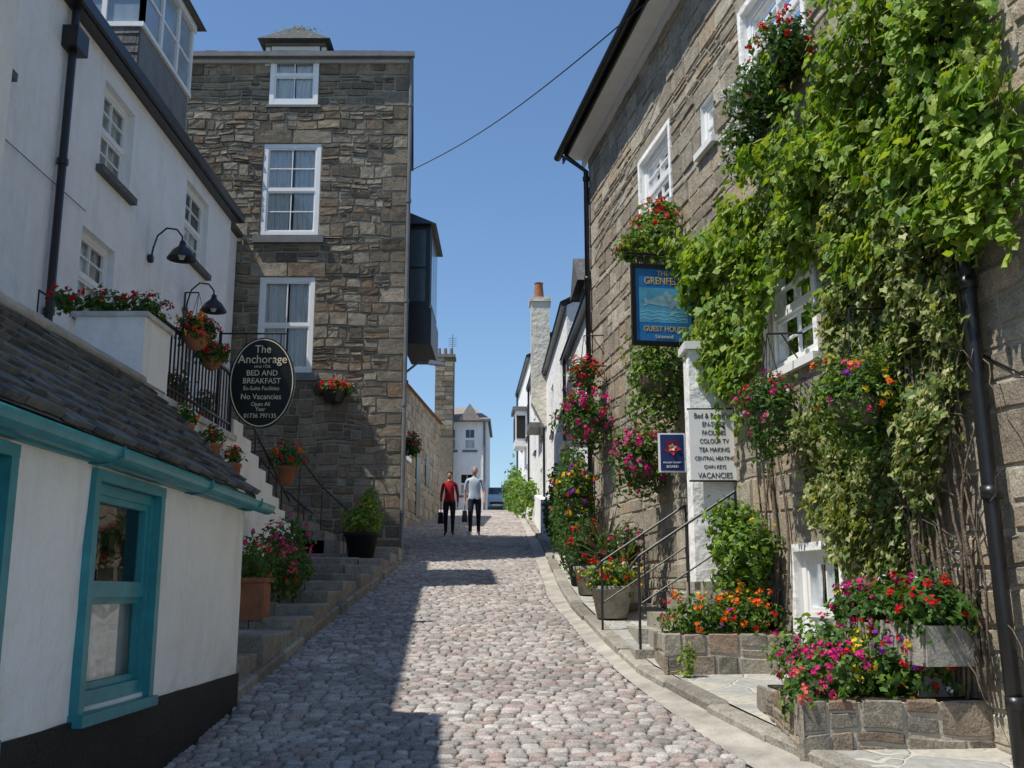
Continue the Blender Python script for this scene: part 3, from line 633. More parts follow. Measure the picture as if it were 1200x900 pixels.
def strap(name,cx,cy,cz,n,L0,dark,potm):
    e=empty(name); mb=MB(); mb.lathe(cx,cy,[(0,cz),(.16,cz),(.2,cz+.3),(.22,cz+.32),(.18,cz+.32),(0,cz+.28)],1)
    for i in range(n):
        th=R.uniform(0,6.28); el=R.uniform(.5,1.4); L=R.uniform(.7,1.1)*L0; w=.026; pr=None
        for j in range(7):
            t=j/6; rr=L*t*math.cos(el)*(1+.2*t); zz=L*t*math.sin(el)-.35*t*t*L*math.cos(el)*1.4; ww=w*(1-t**2)+.002
            c=Vector((cx+rr*math.cos(th),cy+rr*math.sin(th),cz+.4+zz)); s=Vector((-math.sin(th),math.cos(th),0))*ww
            if pr: mb.quad(pr[0],pr[1],c+s,c-s,0,dark if i%3 else (.09,.13,.05))
            pr=(c-s,c+s)
    mb.obj('strap_leaves',[LEAF,potm],e)
strap('cordyline_plant',1.1,12.3,gz(12.3)+.15,70,.72,(.07,.05,.05),BLACKW)
strap('cordyline_plant',1.25,11.5,gz(11.5)+.2,40,.5,(.10,.07,.05),KERB)
e=empty('shrub'); plant(e,[(.98,16.0,2.35,.28,.4,.55),(.98,16.3,3.0,.33,.45,.6),(1.0,16.8,3.6,.25,.4,.35)],5200,.075,DGREEN+GREEN[:1],[(WHT,4,4,.03,.03)],KITE)
e=empty('shrub'); plant(e,[(.95,20.0,2.9,.26,.7,.6),(.95,21,3.6,.22,.6,.5),(.9,23,3.3,.22,.7,.5)],3600,.10,DGREEN+GREEN[:2],[(CORAL,8,5,.05,.06)],KITE)
e=empty('hedge'); plant(e,[(.35,41,5.3,.4,1.2,.9),(.2,44,5.8,.4,1.5,1.2),(.5,37.5,4.9,.35,1.2,.7),(-.1,46.5,6.0,.35,1.,.9),(.6,33,4.6,.25,1.2,.6)],6000,.16,VINE[:2]+GREEN,(),KITE)

# ================================================================== SIGNS right
def text(par,s,loc,size,mat,rot=0.,ext=.002,sx=1.):
    c=bpy.data.curves.new('lettering','FONT'); c.body=s; c.size=size; c.align_x='CENTER'; c.align_y='CENTER'; c.extrude=ext
    o=bpy.data.objects.new('lettering',c); sc.collection.objects.link(o); c.materials.append(mat)
    o.rotation_euler=(math.pi/2,0,rot); o.location=loc; o.scale=(sx,1,1); o.parent=par; return o
FSg=F((WR(10.45)-.02,10.45),(-1,-.1617),(.1617,-1))
e=empty('hanging_pub_sign'); rotS=math.atan2(.1617,1)
mb=MB(); u0,u1,z0,z1=.04,.66,4.13,4.93
mb.fbox(FSg,u0,u1,z0,z1,-.015,.015,0)
for a in ((u0-.03,u1+.03,z1-.01,z1+.035),(u0-.03,u1+.03,z0-.035,z0+.01)): mb.fbox(FSg,*a,-.028,.028,1)
for a in ((u0-.03,u0+.012,z0+.01,z1-.01),(u1-.012,u1+.03,z0+.01,z1-.01)): mb.fbox(FSg,*a,-.026,.026,1)
mb.tube([FSg.P(0,5.08),FSg.P(.74,5.08)],.014,1); mb.tube([FSg.P(.15,4.96),FSg.P(.15,5.08)],.006,1); mb.tube([FSg.P(.58,4.96),FSg.P(.58,5.08)],.006,1)
mb.obj('board',[SIGNB,SIGNK],e)
def sp(u,z,d=.018): return FSg.P(u,z,d)
text(e,'THE',sp(.35,4.87),.07,YEL,rotS,.001); text(e,'GRENFELL',sp(.35,4.785),.105,YEL,rotS,.001,.85); text(e,'GUEST HOUSE',sp(.35,4.27),.08,YEL,rotS,.001,.85); text(e,'Licensed',sp(.35,4.19),.055,CREAM,rotS,.001)
mb=MB()
fish=[(.12,.02),(.2,.08),(.32,.11),(.36,.16),(.39,.105),(.47,.07),(.53,.02),(.60,.06),(.58,-.01),(.61,-.07),(.53,-.03),(.44,-.05),(.34,-.06),(.30,-.10),(.28,-.055),(.18,-.035)]
mb.add([FSg.P(.02+.55*(x-.12)/.49*.9+.06,4.56+y*.8,.0175) for x,y in fish],[tuple(range(len(fish)))],0)
mb.obj('fish_picture',m_plain('fish_grey',(.25,.42,.5),.5,.4,20),e)
mb=MB(); mb.fbox(FSg,.09,.61,4.34,4.71,.0152,.016,0); mb.obj('painted_sea',m_plain('sea_blue',(.10,.38,.58),.5,.4,6),e)
mb=MB()
for j,zz in enumerate((4.38,4.42,4.46)):
    mb.add([FSg.P(.10+.50*i/20,zz+.008*math.sin(i*1.1+j),.0172) for i in range(21)]+[FSg.P(.10+.50*i/20,zz-.008+.008*math.sin(i*1.1+j),.0172) for i in range(20,-1,-1)],[tuple(range(42))],0)
mb.obj('waves',m_plain('wave_blue',(.30,.58,.7),.5),e)
e=empty('guest_house_sign'); mb=MB()
mb.box(1.655,2.105,9.545,9.565,2.62,3.28,0); mb.box(1.64,2.12,9.548,9.568,2.605,2.62,1);mb.box(1.64,2.12,9.548,9.568,3.28,3.295,1)
mb.obj('board',[WPAINT,SIGNK],e)
for i,(s,sz) in enumerate((('Bed & Breakfast',.07),('EN-SUITE',.065),('FACILITIES',.06),('COLOUR TV',.06),('TEA MAKING',.06),('CENTRAL HEATING',.052),('OWN KEYS',.05),('VACANCIES',.075))):
    text(e,s,(1.88,9.543,3.22-.08*i),sz,SIGNK,0,.001,.8)
e=empty('award_sign'); mb=MB(); mb.box(1.47,1.70,10.18,10.20,2.78,3.14,0); mb.box(1.45,1.72,10.185,10.205,2.765,2.78,1);mb.box(1.45,1.72,10.185,10.205,3.14,3.155,1);mb.box(1.45,1.47,10.185,10.205,2.78,3.14,1);mb.box(1.70,1.72,10.185,10.205,2.78,3.14,1)
mb.tube([(1.72,10.195,3.0),(2.0,10.195,3.0)],.01,1)
mb.obj('board',[m_plain('navy_enamel',(.015,.03,.12),.35),WPAINT],e)
leafmesh('rose_emblem',[(1.585,10.172,3.01),(1.585,10.170,3.01)],[(0,-1,.0),(0,-1,0)],np.array([.17,.09]),[(.5,.03,.04),(.7,.6,.5)],FLOW,PETAL,e)
text(e,'ENGLISH TOURIST',(1.585,10.175,2.86),.022,WPAINT); text(e,'BOARD',(1.585,10.175,2.82),.035,WPAINT)
e=empty('wall_lantern'); c=FRt.P(U_(11.0),4.25,.3); mb=MB(); mb.tube([FRt.P(U_(11.0),4.6,0),FRt.P(U_(11.0),4.62,.3),(c[0],c[1],4.5)],.01)
mb.lathe(c[0],c[1],[(0,4.5),(.03,4.48),(.09,4.42),(.09,4.4)],0,6);mb.lathe(c[0],c[1],[(.075,4.4),(.05,4.2),(.0,4.18)],1,6); mb.obj('lantern',[IRON,m_plain('amber_glass',(.6,.3,.05),.2)],e)

# ================================================================== LEFT STONE HOUSE
FLs=F((-8.0,19.0),(1,0),(0,-1)); ls=empty('stone_house'); WX=5.97; BD=24.6
def ux(x): return x+8.0
opl=[(ux(-4.86),ux(-3.74),8.33,10.24),(ux(-4.81),ux(-3.76),5.63,7.51),(ux(-4.80),ux(-3.84),11.05,12.30)]
mb=MB(); panel(mb,FLs,0,WX,1.2,12.05,opl); mb.obj('mortar_wall',MORT_L,ls)
so=list(opl[:2])+[(opl[2][0],opl[2][1],11.05,12.05)]
for o in (opl[0],opl[1]): so+= [(o[0]-.2,o[1]+.2,o[3],o[3]+.3),(o[0]-.12,o[1]+.12,o[2]-.16,o[2])]
mb=MB()
z=1.5;i=0
while z<11.9:
    h=R.uniform(.2,.34); w=.5 if i%2 else .3; z2=min(z+h,12.05); so.append((WX-w,WX+.001,z,z2)); stones(mb,FLs,WX-w,WX,z,z2,[],(z2-z,z2-z+.001),(3,3.1),.03,.011); z=z2;i+=1
stones(mb,FLs,1.0,WX,1.5,12.05,so,(.15,.24),(.15,.46),.04,.009,split=.36,warp=.07)
for o in (opl[0],opl[1]): stones(mb,FLs,o[0]-.2,o[1]+.2,o[3],o[3]+.3,[],(.3,.301),(.7,.75),.035)
mb.obj('rubble_stones',STONE_L,ls)
mb=MB()
for o in (opl[0],opl[1]): mb.fbox(FLs,o[0]-.12,o[1]+.12,o[2]-.15,o[2]-.004,-.1,.12)
mb.fbox(FLs,opl[2][0]-.06,opl[2][1]+.06,11.0,11.046,-.1,.06)
mb.obj('window_sills',LEAD,ls)
for i,o in enumerate(opl[:3]): window(ls,FLs,o[0],o[1],o[2],o[3],.06 if i<2 else .0,2,4 if i==0 else 2,curt='drape',reveal=STONE_L if i<2 else None,fw=.085)
FLe=F((-2.03,19.0),(-.10,1),(1,.10)); EL=(BD-19)*1.005; mb=MB(); panel(mb,FLe,0,EL,1.2,12.05,[]); mb.obj('mortar_side',MORT_L,ls)
mb=MB(); stones(mb,FLe,0,EL,1.6,12.05,[],(.14,.26),(.18,.5),.035,.011,split=.2); mb.obj('side_stones',STONE_L,ls)
mb=MB(); mb.box(-8,-7.98,19,BD,1,12.05); mb.box(-8,-2.6,BD-.1,BD,2,12.05); mb.obj('rear_walls',MORT_L,ls)
mb=MB(); mb.add([(-8.1,18.8,12.1),(-1.95,18.8,12.1),(-2.5,BD+.1,12.1),(-8.1,BD+.1,12.1),(-7.2,21.6,13.3),(-4.2,21.6,13.3)],[(0,1,5,4),(1,2,5),(2,3,4,5),(3,0,4)],0); mb.obj('roof',SLATE,ls)
mb=MB(); V_=Vector((0,2.8,1.2)).normalized(); tiles(mb,(-8.05,18.82,12.11),(1,0,0),V_,Vector((0,-1.2,2.8)).normalized(),6.0,.9,.2,.28); mb.obj('roof_slates',SLATE,ls)
mb=MB(); mb.box(-8.1,-1.93,18.76,18.87,12.0,12.1); mb.box(-8.0,-1.99,18.90,18.985,11.93,12.02,1)
mb.tube([(-2.0,18.88,12.0),(-2.0,18.93,11.6),(-2.0,18.93,2.1)],.038,0)
for z in range(3,12,2): mb.tube([(-2.0,18.93,z),(-2.0,18.93,z+.07)],.052)
mb.tube([(-6.8,18.92,9.5),(-6.8,18.92,11.6),(-6.8,18.85,12.0)],.035,1)
mb.obj('gutter_and_pipes',[LEAD,m_plain('pale_pipe',(.45,.46,.46),.6)],ls)
# dormer with white cheeks and mossy slate gable hood
mb=MB(); mb.box(-4.92,-3.72,18.9,20.4,12.3,12.36,1)
mb.add([(-5.04,18.72,12.36),(-3.60,18.72,12.36),(-3.60,20.6,12.36),(-5.04,20.6,12.36),(-4.32,18.95,12.74),(-4.32,20.6,12.74)],[(0,1,4),(1,2,5,4),(3,0,4,5),(2,3,5),(0,3,2,1)],0,(.3,.3,.2))
mb.box(-4.92,-4.83,18.97,20.3,11.9,12.3,2); mb.box(-3.81,-3.72,18.97,20.3,11.9,12.3,2); mb.obj('dormer_hood',[SLATE,LEAD,WPAINT],ls)
g=empty('roof_moss'); plant(g,[(-4.32,19.0,12.66,.42,.15,.08)],520,.045,[(.25,.24,.05),(.2,.22,.06)])
mb=MB()
mb.lathe(-6.1,20.2,[(.12,12.3),(.11,12.75),(.13,12.8),(.13,12.85),(.06,12.85)])
mb.obj('chimney_pot',TERRA,ls,True)
mb=MB(); mb.box(-2.25,-1.66,20.6,22.6,6.6,7.35,0); mb.box(-2.25,-1.70,20.64,22.56,7.35,9.15,0); mb.add([(-2.3,20.5,9.15),(-1.58,20.5,9.15),(-1.58,22.7,9.15),(-2.3,22.7,9.15),(-2.2,20.9,9.55),(-2.2,22.3,9.55)],[(0,1,4),(1,2,5,4),(2,3,5),(3,0,4,5),(0,3,2,1)],0)
mb.box(-2.12,-1.80,20.62,20.638,7.5,8.2,1);mb.box(-2.12,-1.80,20.62,20.638,8.25,9.05,1)
for (ya,yb) in ((20.8,21.3),(21.35,21.85),(21.9,22.4)): mb.box(-1.698,-1.685,ya,yb,7.5,9.05,1)
mb.obj('oriel_bay',[BLACKP,m_plain('bay_glass',(.05,.08,.1),.05,spec=.8)],ls)
e=empty('street_lamp'); mb=MB(); mb.tube([(-2.25,21.2,6.1),(-1.95,21.2,6.35),(-1.65,21.2,6.33)],.025); mb.add([(-1.75,21.1,6.30),(-1.40,21.1,6.26),(-1.40,21.3,6.26),(-1.75,21.3,6.30),(-1.72,21.13,6.38),(-1.45,21.13,6.33),(-1.45,21.27,6.33),(-1.72,21.27,6.38)],[(0,3,2,1),(4,5,6,7),(0,1,5,4),(1,2,6,5),(2,3,7,6),(3,0,4,7)],1); mb.obj('lamp_arm',[LEAD,WPAINT],e)
nb=empty('stone_cottage'); mb=MB(); Fn_=F((-3.4,BD+.3),(0,1),(1,0)); panel(mb,Fn_,0,6,2.5,7.2,[]); mb.box(-8,-7.9,BD+.3,30.9,2,7.2); mb.add([(-8,BD+.3,2),(-3.4,BD+.3,2),(-3.4,BD+.3,7.2),(-5.7,BD+.3,8.8),(-8,BD+.3,7.2)],[(0,1,2,3,4)]); mb.obj('walls',MORT_L,nb)
mb=MB(); stones(mb,Fn_,0,6,2.8,7.2,[],(.15,.28),(.2,.5),.03); mb.obj('stones',STONE_L,nb)
mb=MB(); mb.quad((-3.25,BD+.2,7.15),(-3.25,30.8,7.15),(-5.7,30.8,8.85),(-5.7,BD+.2,8.85)); mb.quad((-8.1,BD+.2,7.15),(-5.7,BD+.2,8.85),(-5.7,30.8,8.85),(-8.1,30.8,7.15)); mb.obj('roof',SLATE,nb)

# ================================================================== LEFT WHITE TERRACE
FT=F((-5.0,5.0),(0,1),(1,0)); te=empty('white_terrace_house')
def tu(Y): return Y-5.0
opt=[(tu(11.75),tu(12.75),6.66,7.8),(tu(15.0),tu(16.15),6.68,7.85),(tu(11.45),tu(12.45),4.75,5.8),(tu(13.45),tu(14.4),3.25,5.45),(tu(15.2),tu(16.2),4.3,5.5),(tu(8.5),tu(9.4),6.66,7.8)]
mb=MB(); panel(mb,FT,0,12.5,2.5,8.12,opt); mb.box(-10,-5.0,17.496,17.5,1.9,8.1); mb.box(-10,-9.9,5,17.49,1,8.1)
mb.box(-9.9,-5.28,17.51,18.93,1.9,8.28); mb.obj('walls',WHITE2,te)
for i,o in enumerate(opt):
    if i==3: continue
    window(te,FT,o[0],o[1],o[2],o[3],.14,2,4,curt='full' if i!=1 else 'half',reveal=WHITE2,fw=.06)
mb=MB()
for i,o in enumerate(opt):
    if i!=3: mb.fbox(FT,o[0]-.08,o[1]+.08,o[2]-.09,o[2]-.004,-.1,.09)
mb.obj('slate_sills',SLATE,te)
mb=MB(); o=opt[3]; mb.fquad(FT,o[0],o[1],o[2],o[3],-.3)
mb.fbox(FT,o[0],o[0]+.003,o[2],o[3],-.3,.002);mb.fbox(FT,o[1]-.003,o[1],o[2],o[3],-.3,.002);mb.fbox(FT,o[0],o[1],o[3]-.003,o[3],-.3,.002); mb.obj('door_recess',BLACKP,te)
mb=MB(); mb.box(-5.02,-4.86,5,17.6,8.08,8.16); mb.box(-4.87,-4.80,5,17.65,8.1,8.24); mb.tube([(-4.93,10.65,8.1),(-4.93,10.65,7.6),(-4.93,10.65,3.3)],.045)
mb.box(-9.9,-5.18,17.66,18.95,8.29,8.38)
mb.box(-5.0,-4.82,10.5,10.8,7.55,7.8)
for z in (4.5,6.2): mb.tube([(-4.93,10.65,z),(-4.93,10.65,z+.07)],.06)
mb.tube([(-4.96,6,5.95),(-4.96,11.4,5.95)],.005); mb.obj('gutter_and_downpipe',BLACKP,te)
mb=MB(); mb.quad((-4.83,5,8.22),(-4.83,17.6,8.22),(-7.5,17.6,10.6),(-7.5,5,10.6)); mb.quad((-10.1,5,8.22),(-7.5,5,10.6),(-7.5,17.6,10.6),(-10.1,17.6,8.22)); mb.add([(-5,17.5,8.1),(-10,17.5,8.1),(-7.5,17.5,10.55)],[(0,1,2)]); mb.obj('roof',SLATE,te)
mb=MB(); V_=Vector((-2.67,0,2.38)).normalized(); tiles(mb,(-4.85,5,8.23),(0,1,0),V_,Vector((2.38,0,2.67)).normalized(),12.6,3.5,.2,.28); mb.obj('roof_slates',SLATE,te)
mb=MB(); mb.box(-7.2,-5.18,13.2,15.3,8.2,9.35,0); mb.obj('dormer_core',LEAD,te)
mb=MB(); tiles(mb,(-7.0,13.19,8.25),(1,0,0),(0,0,1),(0,-1,0),1.8,1.1,.14,.2,th=.006); mb.obj('dormer_slate_hanging',SLATE2,te)
mb=MB(); mb.box(-6.9,-5.14,13.16,15.34,9.35,9.42); 
for x in (-6.85,-6.3,-5.75,-5.22): mb.box(x,x+.07,13.18,13.26,9.42,10.5)
for y in (13.18,13.9,14.6,15.26): mb.box(-5.22,-5.15,y,y+.07,9.42,10.5)
mb.box(-6.9,-5.12,13.14,15.36,10.5,10.62); mb.box(-6.8,-5.2,13.2,13.23,9.92,9.96);mb.box(-5.2,-5.17,13.2,15.3,9.92,9.96)
mb.obj('dormer_frame',WPAINT,te)
mb=MB(); mb.quad((-6.85,13.22,9.42),(-5.2,13.22,9.42),(-5.2,13.22,10.5),(-6.85,13.22,10.5)); mb.quad((-5.19,13.2,9.42),(-5.19,15.3,9.42),(-5.19,15.3,10.5),(-5.19,13.2,10.5)); mb.obj('dormer_glass',m_plain('dormer_pane',(.25,.32,.38),.06,spec=.8),te)
mb=MB(); mb.add([(-7.6,13.0,10.62),(-5.0,13.0,10.62),(-5.0,15.5,10.62),(-7.6,15.5,10.62),(-7.6,14.2,11.35),(-5.6,14.2,11.35)],[(0,1,5,4),(1,2,5),(2,3,4,5),(0,3,2,1)]); mb.obj('dormer_roof',SLATE,te)
def goose(Y,z):
    e=empty('wall_lamp'); mb=MB(); x=-4.99
    mb.tube([(x,Y,z-.25),(x+.05,Y,z-.25)],.06,n=12)
    pts=[(x+.03,Y,z-.25),(x+.05,Y,z-.1),(x+.10,Y,z+.08),(x+.22,Y,z+.19),(x+.36,Y,z+.17),(x+.44,Y,z+.07),(x+.45,Y,z-.02)]
    mb.tube(pts,.013); c=(x+.45,Y)
    mb.lathe(c[0],c[1],[(.0,z+.0),(.035,z),(.045,z-.06),(.07,z-.09),(.13,z-.14),(.19,z-.24),(.20,z-.26),(.17,z-.24),(.06,z-.12)]); mb.obj('lamp_shade',BLACKP,e,True)
    m2=MB(); m2.lathe(c[0],c[1],[(.0,z-.1),(.04,z-.12),(.055,z-.2),(.03,z-.26),(0,z-.27)],n=10); m2.obj('bulb',m_plain('frosted_bulb',(.7,.7,.66),.3),e,True)
goose(13.6,6.35); goose(15.2,6.05)

nh=empty('white_cottage'); mb=MB(); FNh=F((-3.12,-1.0),(0,1),(1,0)); panel(mb,FNh,0,6.95,-.3,5.5,[(1.5,2.4,3.6,4.7)]); mb.quad((-3.12,5.95,2),(-9,5.95,2),(-9,5.95,5.5),(-3.12,5.95,5.5)); mb.quad((-3.12,-1,-.3),(-3.12,-1,5.5),(-9,-1,5.5),(-9,-1,-.3)); mb.obj('walls',WHITE2,nh)  # unseen eaves cut low on purpose, to shape the house's shadow on the road
window(nh,FNh,1.5,2.4,3.6,4.7,.12,2,4,curt='full',reveal=WHITE2)
mb=MB(); mb.quad((-3.0,-1.1,5.5),(-3.0,6.05,5.5),(-6,6.05,7.5),(-6,-1.1,7.5)); mb.quad((-9,-1.1,5.5),(-6,-1.1,7.5),(-6,6.05,7.5),(-9,6.05,5.5)); mb.add([(-3.12,5.95,5.5),(-9,5.95,5.5),(-6,5.95,7.45)],[(0,1,2)]); mb.obj('roof',SLATE,nh)

# ================================================================== TERRACE RETAINING WALL, STAIRS
rw=empty('raised_terrace'); mb=MB()
mb.box(-5.0,-3.1,5.96,11.4,1.0,3.25,0); mb.box(-3.24,-3.06,5.97,11.42,3.25,3.31,1)
mb.box(-3.64,-3.06,8.36,9.0,3.33,3.86,0); mb.box(-3.67,-3.03,8.33,9.03,3.86,3.90,1)
mb.obj('retaining_wall',[WHITE,m_plain('coping_grey',(.55,.55,.53),.9,.3)],rw)
mb=MB()
for i in range(9):
    ya=11.4+i*.4; z=3.22-.135*i
    mb.box(-4.6,-3.3,ya,ya+.4,1.2,z-.0,1,(.5,.3,0)); mb.box(-3.3,-3.1,ya,ya+.4,1.2,z+.28,0)
mb.obj('stairs',[WHITE,KERB],rw)
mb=MB()
y=9.03
while y<11.3: mb.box(-3.14,-3.125,y,y+.015,3.31,3.98); y+=.11
mb.box(-3.15,-3.11,9.02,11.35,3.98,4.005); mb.box(-3.147,-3.117,9.02,11.35,3.42,3.44)
mb.tube([(-3.13,11.33,3.3),(-3.13,11.33,4.1)],.022); mb.tube([(-3.2,11.4,4.05),(-3.2,13.0,3.5),(-3.2,14.9,2.9)],.018)
for y in (12.0,12.8,13.6,14.4): zz=4.05-.33*(y-11.4); mb.tube([(-3.2,y,zz-.75),(-3.2,y,zz)],.012)
mb.tube([(-3.75,7.9,3.95),(-3.75,8.35,3.95)],.010)
for y in (7.9,8.12): mb.tube([(-3.75,y,3.3),(-3.75,y,3.95)],.007)
mb.obj('railings',IRON,rw)
e=empty('stair_railing'); mb=MB()
for x,yy in ((-3.9,18.0),(-3.2,18.0)):
    pts=[(x-.9,yy,4.2),(x-.5,yy,3.9),(x-.1,yy,3.4),(x+.3,yy,3.05),(x+.45,yy,2.95),(x+.42,yy,2.85)]
    mb.tube(pts,.016)
    for p in pts[:4]: mb.tube([p,(p[0],p[1],gz(18)+.2)],.011)
mb.obj('rails',IRON,e)
st=empty('doorstep'); mb=MB()
for i in range(8): mb.box(-5.2,-2.9-.27*i,17.65,18.93,1.9,2.3+.165*(i+1),0,(R.uniform(.1,.4),.3,0))
mb.obj('steps',KERB,st)

def bedplant(name,blobs,n,ls_,cols,fl,T=KITE,droop=0.):
    e=empty(name); plant(e,blobs,n,ls_,cols,fl,T,droop=droop); return e
bedplant('planter_flowers',[(-3.5,8.55,3.98,.2,.25,.14),(-3.2,8.7,4.0,.2,.25,.15),(-3.75,8.4,4.0,.14,.2,.1)],1200,.055,GREEN,[(RED,26,8,.035,.035),(ORG,8,6,.03,.03),(PINK,6,5,.03,.03)],LOBE2)
def hbasket(x,y,z,r,fl,drop=.4):
    e=empty('hanging_basket'); mb=MB(); mb.lathe(x,y,[(.02,z-r*.9),(r*.5,z-r*.7),(r*.75,z-r*.2),(r*.78,z)]); mb.obj('basket_liner',TERRA,e,True)
    mb=MB(); 
    for i in range(3): mb.tube([(x+r*.7*math.cos(i*2.1),y+r*.7*math.sin(i*2.1),z),(x,y,z+drop)],.003,n=4)
    mb.tube([(x,y,z+drop),(-3.13,y,z+drop)],.007); mb.tube([(-3.13,y,z+drop),(-3.13,y,3.9)],.010)
    mb.obj('chains',IRON,e); plant(e,[(x,y,z+r*.35,r*1.15,r*1.15,r*.75)],900,.05,GREEN,fl,LOBE2,droop=.05)
hbasket(-3.0,9.55,4.0,.17,[(ORG,12,7,.035,.035),(YELL,6,5,.03,.03),(RED,12,7,.03,.03),(PINK,5,5,.03,.03)],.42)
hbasket(-3.03,10.2,3.92,.14,[(RED,24,8,.03,.032),(CORAL,6,6,.03,.03)],.36)
for y,z in ((9.15,3.33),(10.0,3.33),(11.0,3.33)):
    pot('flower_pot',-3.3,y,z-.02,.09,.2,TERRA,[(0,0,.1,.14,.14,.13)],350,.05,GREEN,[(ORG if y<9.5 else RED,9,6,.03,.035)])
for (y,z,c) in ((9.3,3.0,ORG),(10.2,2.95,RED),(11.0,2.85,RED)):
    pot('wall_pot',-2.98,y,z-.1,.09,.2,TERRA,[(0,0,.08,.12,.12,.1)],300,.05,GREEN,[(c,6,6,.03,.035)])
pot('flower_pot',-3.0,13.7,3.0,.13,.25,TERRA,[(0,0,.12,.24,.24,.2)],700,.06,GREEN,[(RED,8,6,.04,.045),(ORG,10,6,.04,.045)])
e=empty('planter_box'); z=gz(10)+.26
mb=MB(); mb.box(-2.54,-2.27,9.65,9.92,z-.03,z+.31); mb.box(-2.56,-2.25,9.63,9.94,z+.31,z+.35); mb.obj('box',TERRA,e)
plant(e,[(-2.42,9.85,z+.48,.22,.22,.2),(-2.65,10.6,z+.42,.4,.45,.3),(-2.35,11.1,z+.45,.25,.45,.3)],3000,.055,GREEN,[(CORAL,30,7,.035,.035),(PINK,26,7,.035,.035),(RED,8,7,.03,.035)],LOBE2)
pot('flower_pot',-2.6,11.9,gz(11.9)+.25,.18,.35,TERRA,[(0,0,.2,.34,.3,.3)],900,.07,GREEN,[(PINK,16,6,.04,.04)])
pot('barrel_planter',-2.45,17.0,gz(17)+.25,.28,.40,BLACKW,[(0,0,.2,.36,.33,.25),(.12,0,.5,.16,.2,.3)],1300,.08,VINE+GREEN[:1],[(YELL,5,4,.04,.04)])
pot('shrub_pot',-4.1,16.6,gz(17)+.25,.25,.35,TERRA,[(0,0,.3,.4,.3,.35)],1100,.08,GREEN,[(PINK,8,5,.05,.05)])
e=empty('wall_basket'); mb=MB(); mb.lathe(-3.3,18.82,[(0,5.0),(.15,5.05),(.25,5.25)]); mb.obj('basket',BLACKP,e)
plant(e,[(-3.3,18.8,5.3,.35,.2,.14)],700,.08,GREEN,[(RED,26,7,.05,.05)],LOBE2)
e=empty('wall_basket'); plant(e,[(-2.3,23.5,4.9,.22,.3,.3)],600,.08,GREEN,[(PINK,12,6,.05,.05),(RED,8,6,.05,.05)],LOBE2)

# Anchorage sign
e=empty('oval_guest_house_sign'); mb=MB(); cx,cy,cz=-2.66,10.8,3.79; n=48
def ell(a,b,y): return [(cx+a*math.cos(2*math.pi*i/n),y,cz+b*math.sin(2*math.pi*i/n)) for i in range(n)]
fr,bk=ell(.35,.49,cy-.02),ell(.35,.49,cy+.02); mb.add(fr+bk,[tuple(range(n)),tuple(range(2*n-1,n-1,-1))]+[(i,(i+1)%n,n+(i+1)%n,n+i) for i in range(n)],0)
A,B=ell(.335,.475,cy-.0225),ell(.325,.465,cy-.0225); mb.add(A+B,[(i,(i+1)%n,n+(i+1)%n,n+i) for i in range(n)],1)
mb.tube([(-3.13,cy,4.33),(-2.4,cy,4.33)],.010,0); mb.tube([(-2.85,cy,4.33),(-2.85,cy,4.2)],.006,0); mb.tube([(-2.48,cy,4.33),(-2.48,cy,4.2)],.006,0); mb.tube([(-3.13,cy,3.3),(-3.13,cy,4.36)],.018,0)
mb.obj('board',[SIGNK,CREAM],e)
for s,sz,dz in (('The',.12,.36),('Anchorage',.13,.25),('circa 1726',.045,.175),('BED AND',.085,.10),('BREAKFAST',.085,.015),('En-Suite Facilities',.06,-.065),('No Vacancies',.085,-.155),('Open All',.06,-.235),('Year',.06,-.29),('01736 797135',.065,-.36)):
    text(e,s,(cx,cy-.024,cz+dz),sz,CREAM,0,.001,.92)

# ================================================================== SHED
sh=empty('white_shop_lean_to'); FS=F((-1.9,1.0),(0,1),(1,0))
def su(Y): return Y-1.0
ow=[(su(4.68),su(5.55),1.10,2.10),(su(2.6),su(3.86),1.10,2.10)]
mb=MB(); L=su(7.38)
us=sorted(set([round(i*.16,3) for i in range(int(L/.16)+1)]+[L]+[x for o in ow for x in o[:2]])); zs=[1.05,1.10,1.35,1.6,1.85,2.0,2.10,2.28]
def dwv(u,z): return .02*noise.noise(Vector((u*1.5,z*1.5,1)))+.01*noise.noise(Vector((u*5,z*5,7)))
for a,b in zip(us,us[1:]):
    for c,d in zip(zs,zs[1:]):
        if any(o[0]-1e-4<=a and b<=o[1]+1e-4 and o[2]-1e-4<=c and d<=o[3]+1e-4 for o in ow): continue
        mb.quad(FS.P(a,c,dwv(a,c)),FS.P(b,c,dwv(b,c)),FS.P(b,d,dwv(b,d)),FS.P(a,d,dwv(a,d)))
mb.add([(-1.9,7.38,1.05),(-3.12,7.38,1.05),(-3.12,7.38,3.12),(-2.72,7.38,3.05),(-1.9,7.38,2.27)],[(0,1,2,3,4)])
mb.obj('walls',WHITE,sh,True)
mb=MB(); mb.box(-3.1,-1.885,1.0,7.395,-.2,1.055); mb.obj('tarred_plinth',BLACKW,sh)
for o in ow:
    window(sh,FS,o[0],o[1],o[2],o[3],.07,1,2,frame=TEAL,curt='half',reveal=WHITE,fw=.05)
    mb=MB(); mb.fbox(FS,o[0]-.04,o[0]+.02,o[2]-.02,o[3],-.01,.035);mb.fbox(FS,o[1]-.02,o[1]+.04,o[2]-.02,o[3],-.01,.035);mb.fbox(FS,o[0]-.04,o[1]+.04,o[3],o[3]+.05,-.01,.037);mb.fbox(FS,o[0]-.05,o[1]+.05,o[2]-.07,o[2]-.02,-.02,.06); mb.obj('window_surround',TEAL,sh)
GZ=2.235
mb=MB(); mb.fbox(FS,0,L+.05,2.17,2.28,.0,.045); 
pr=None; n=10
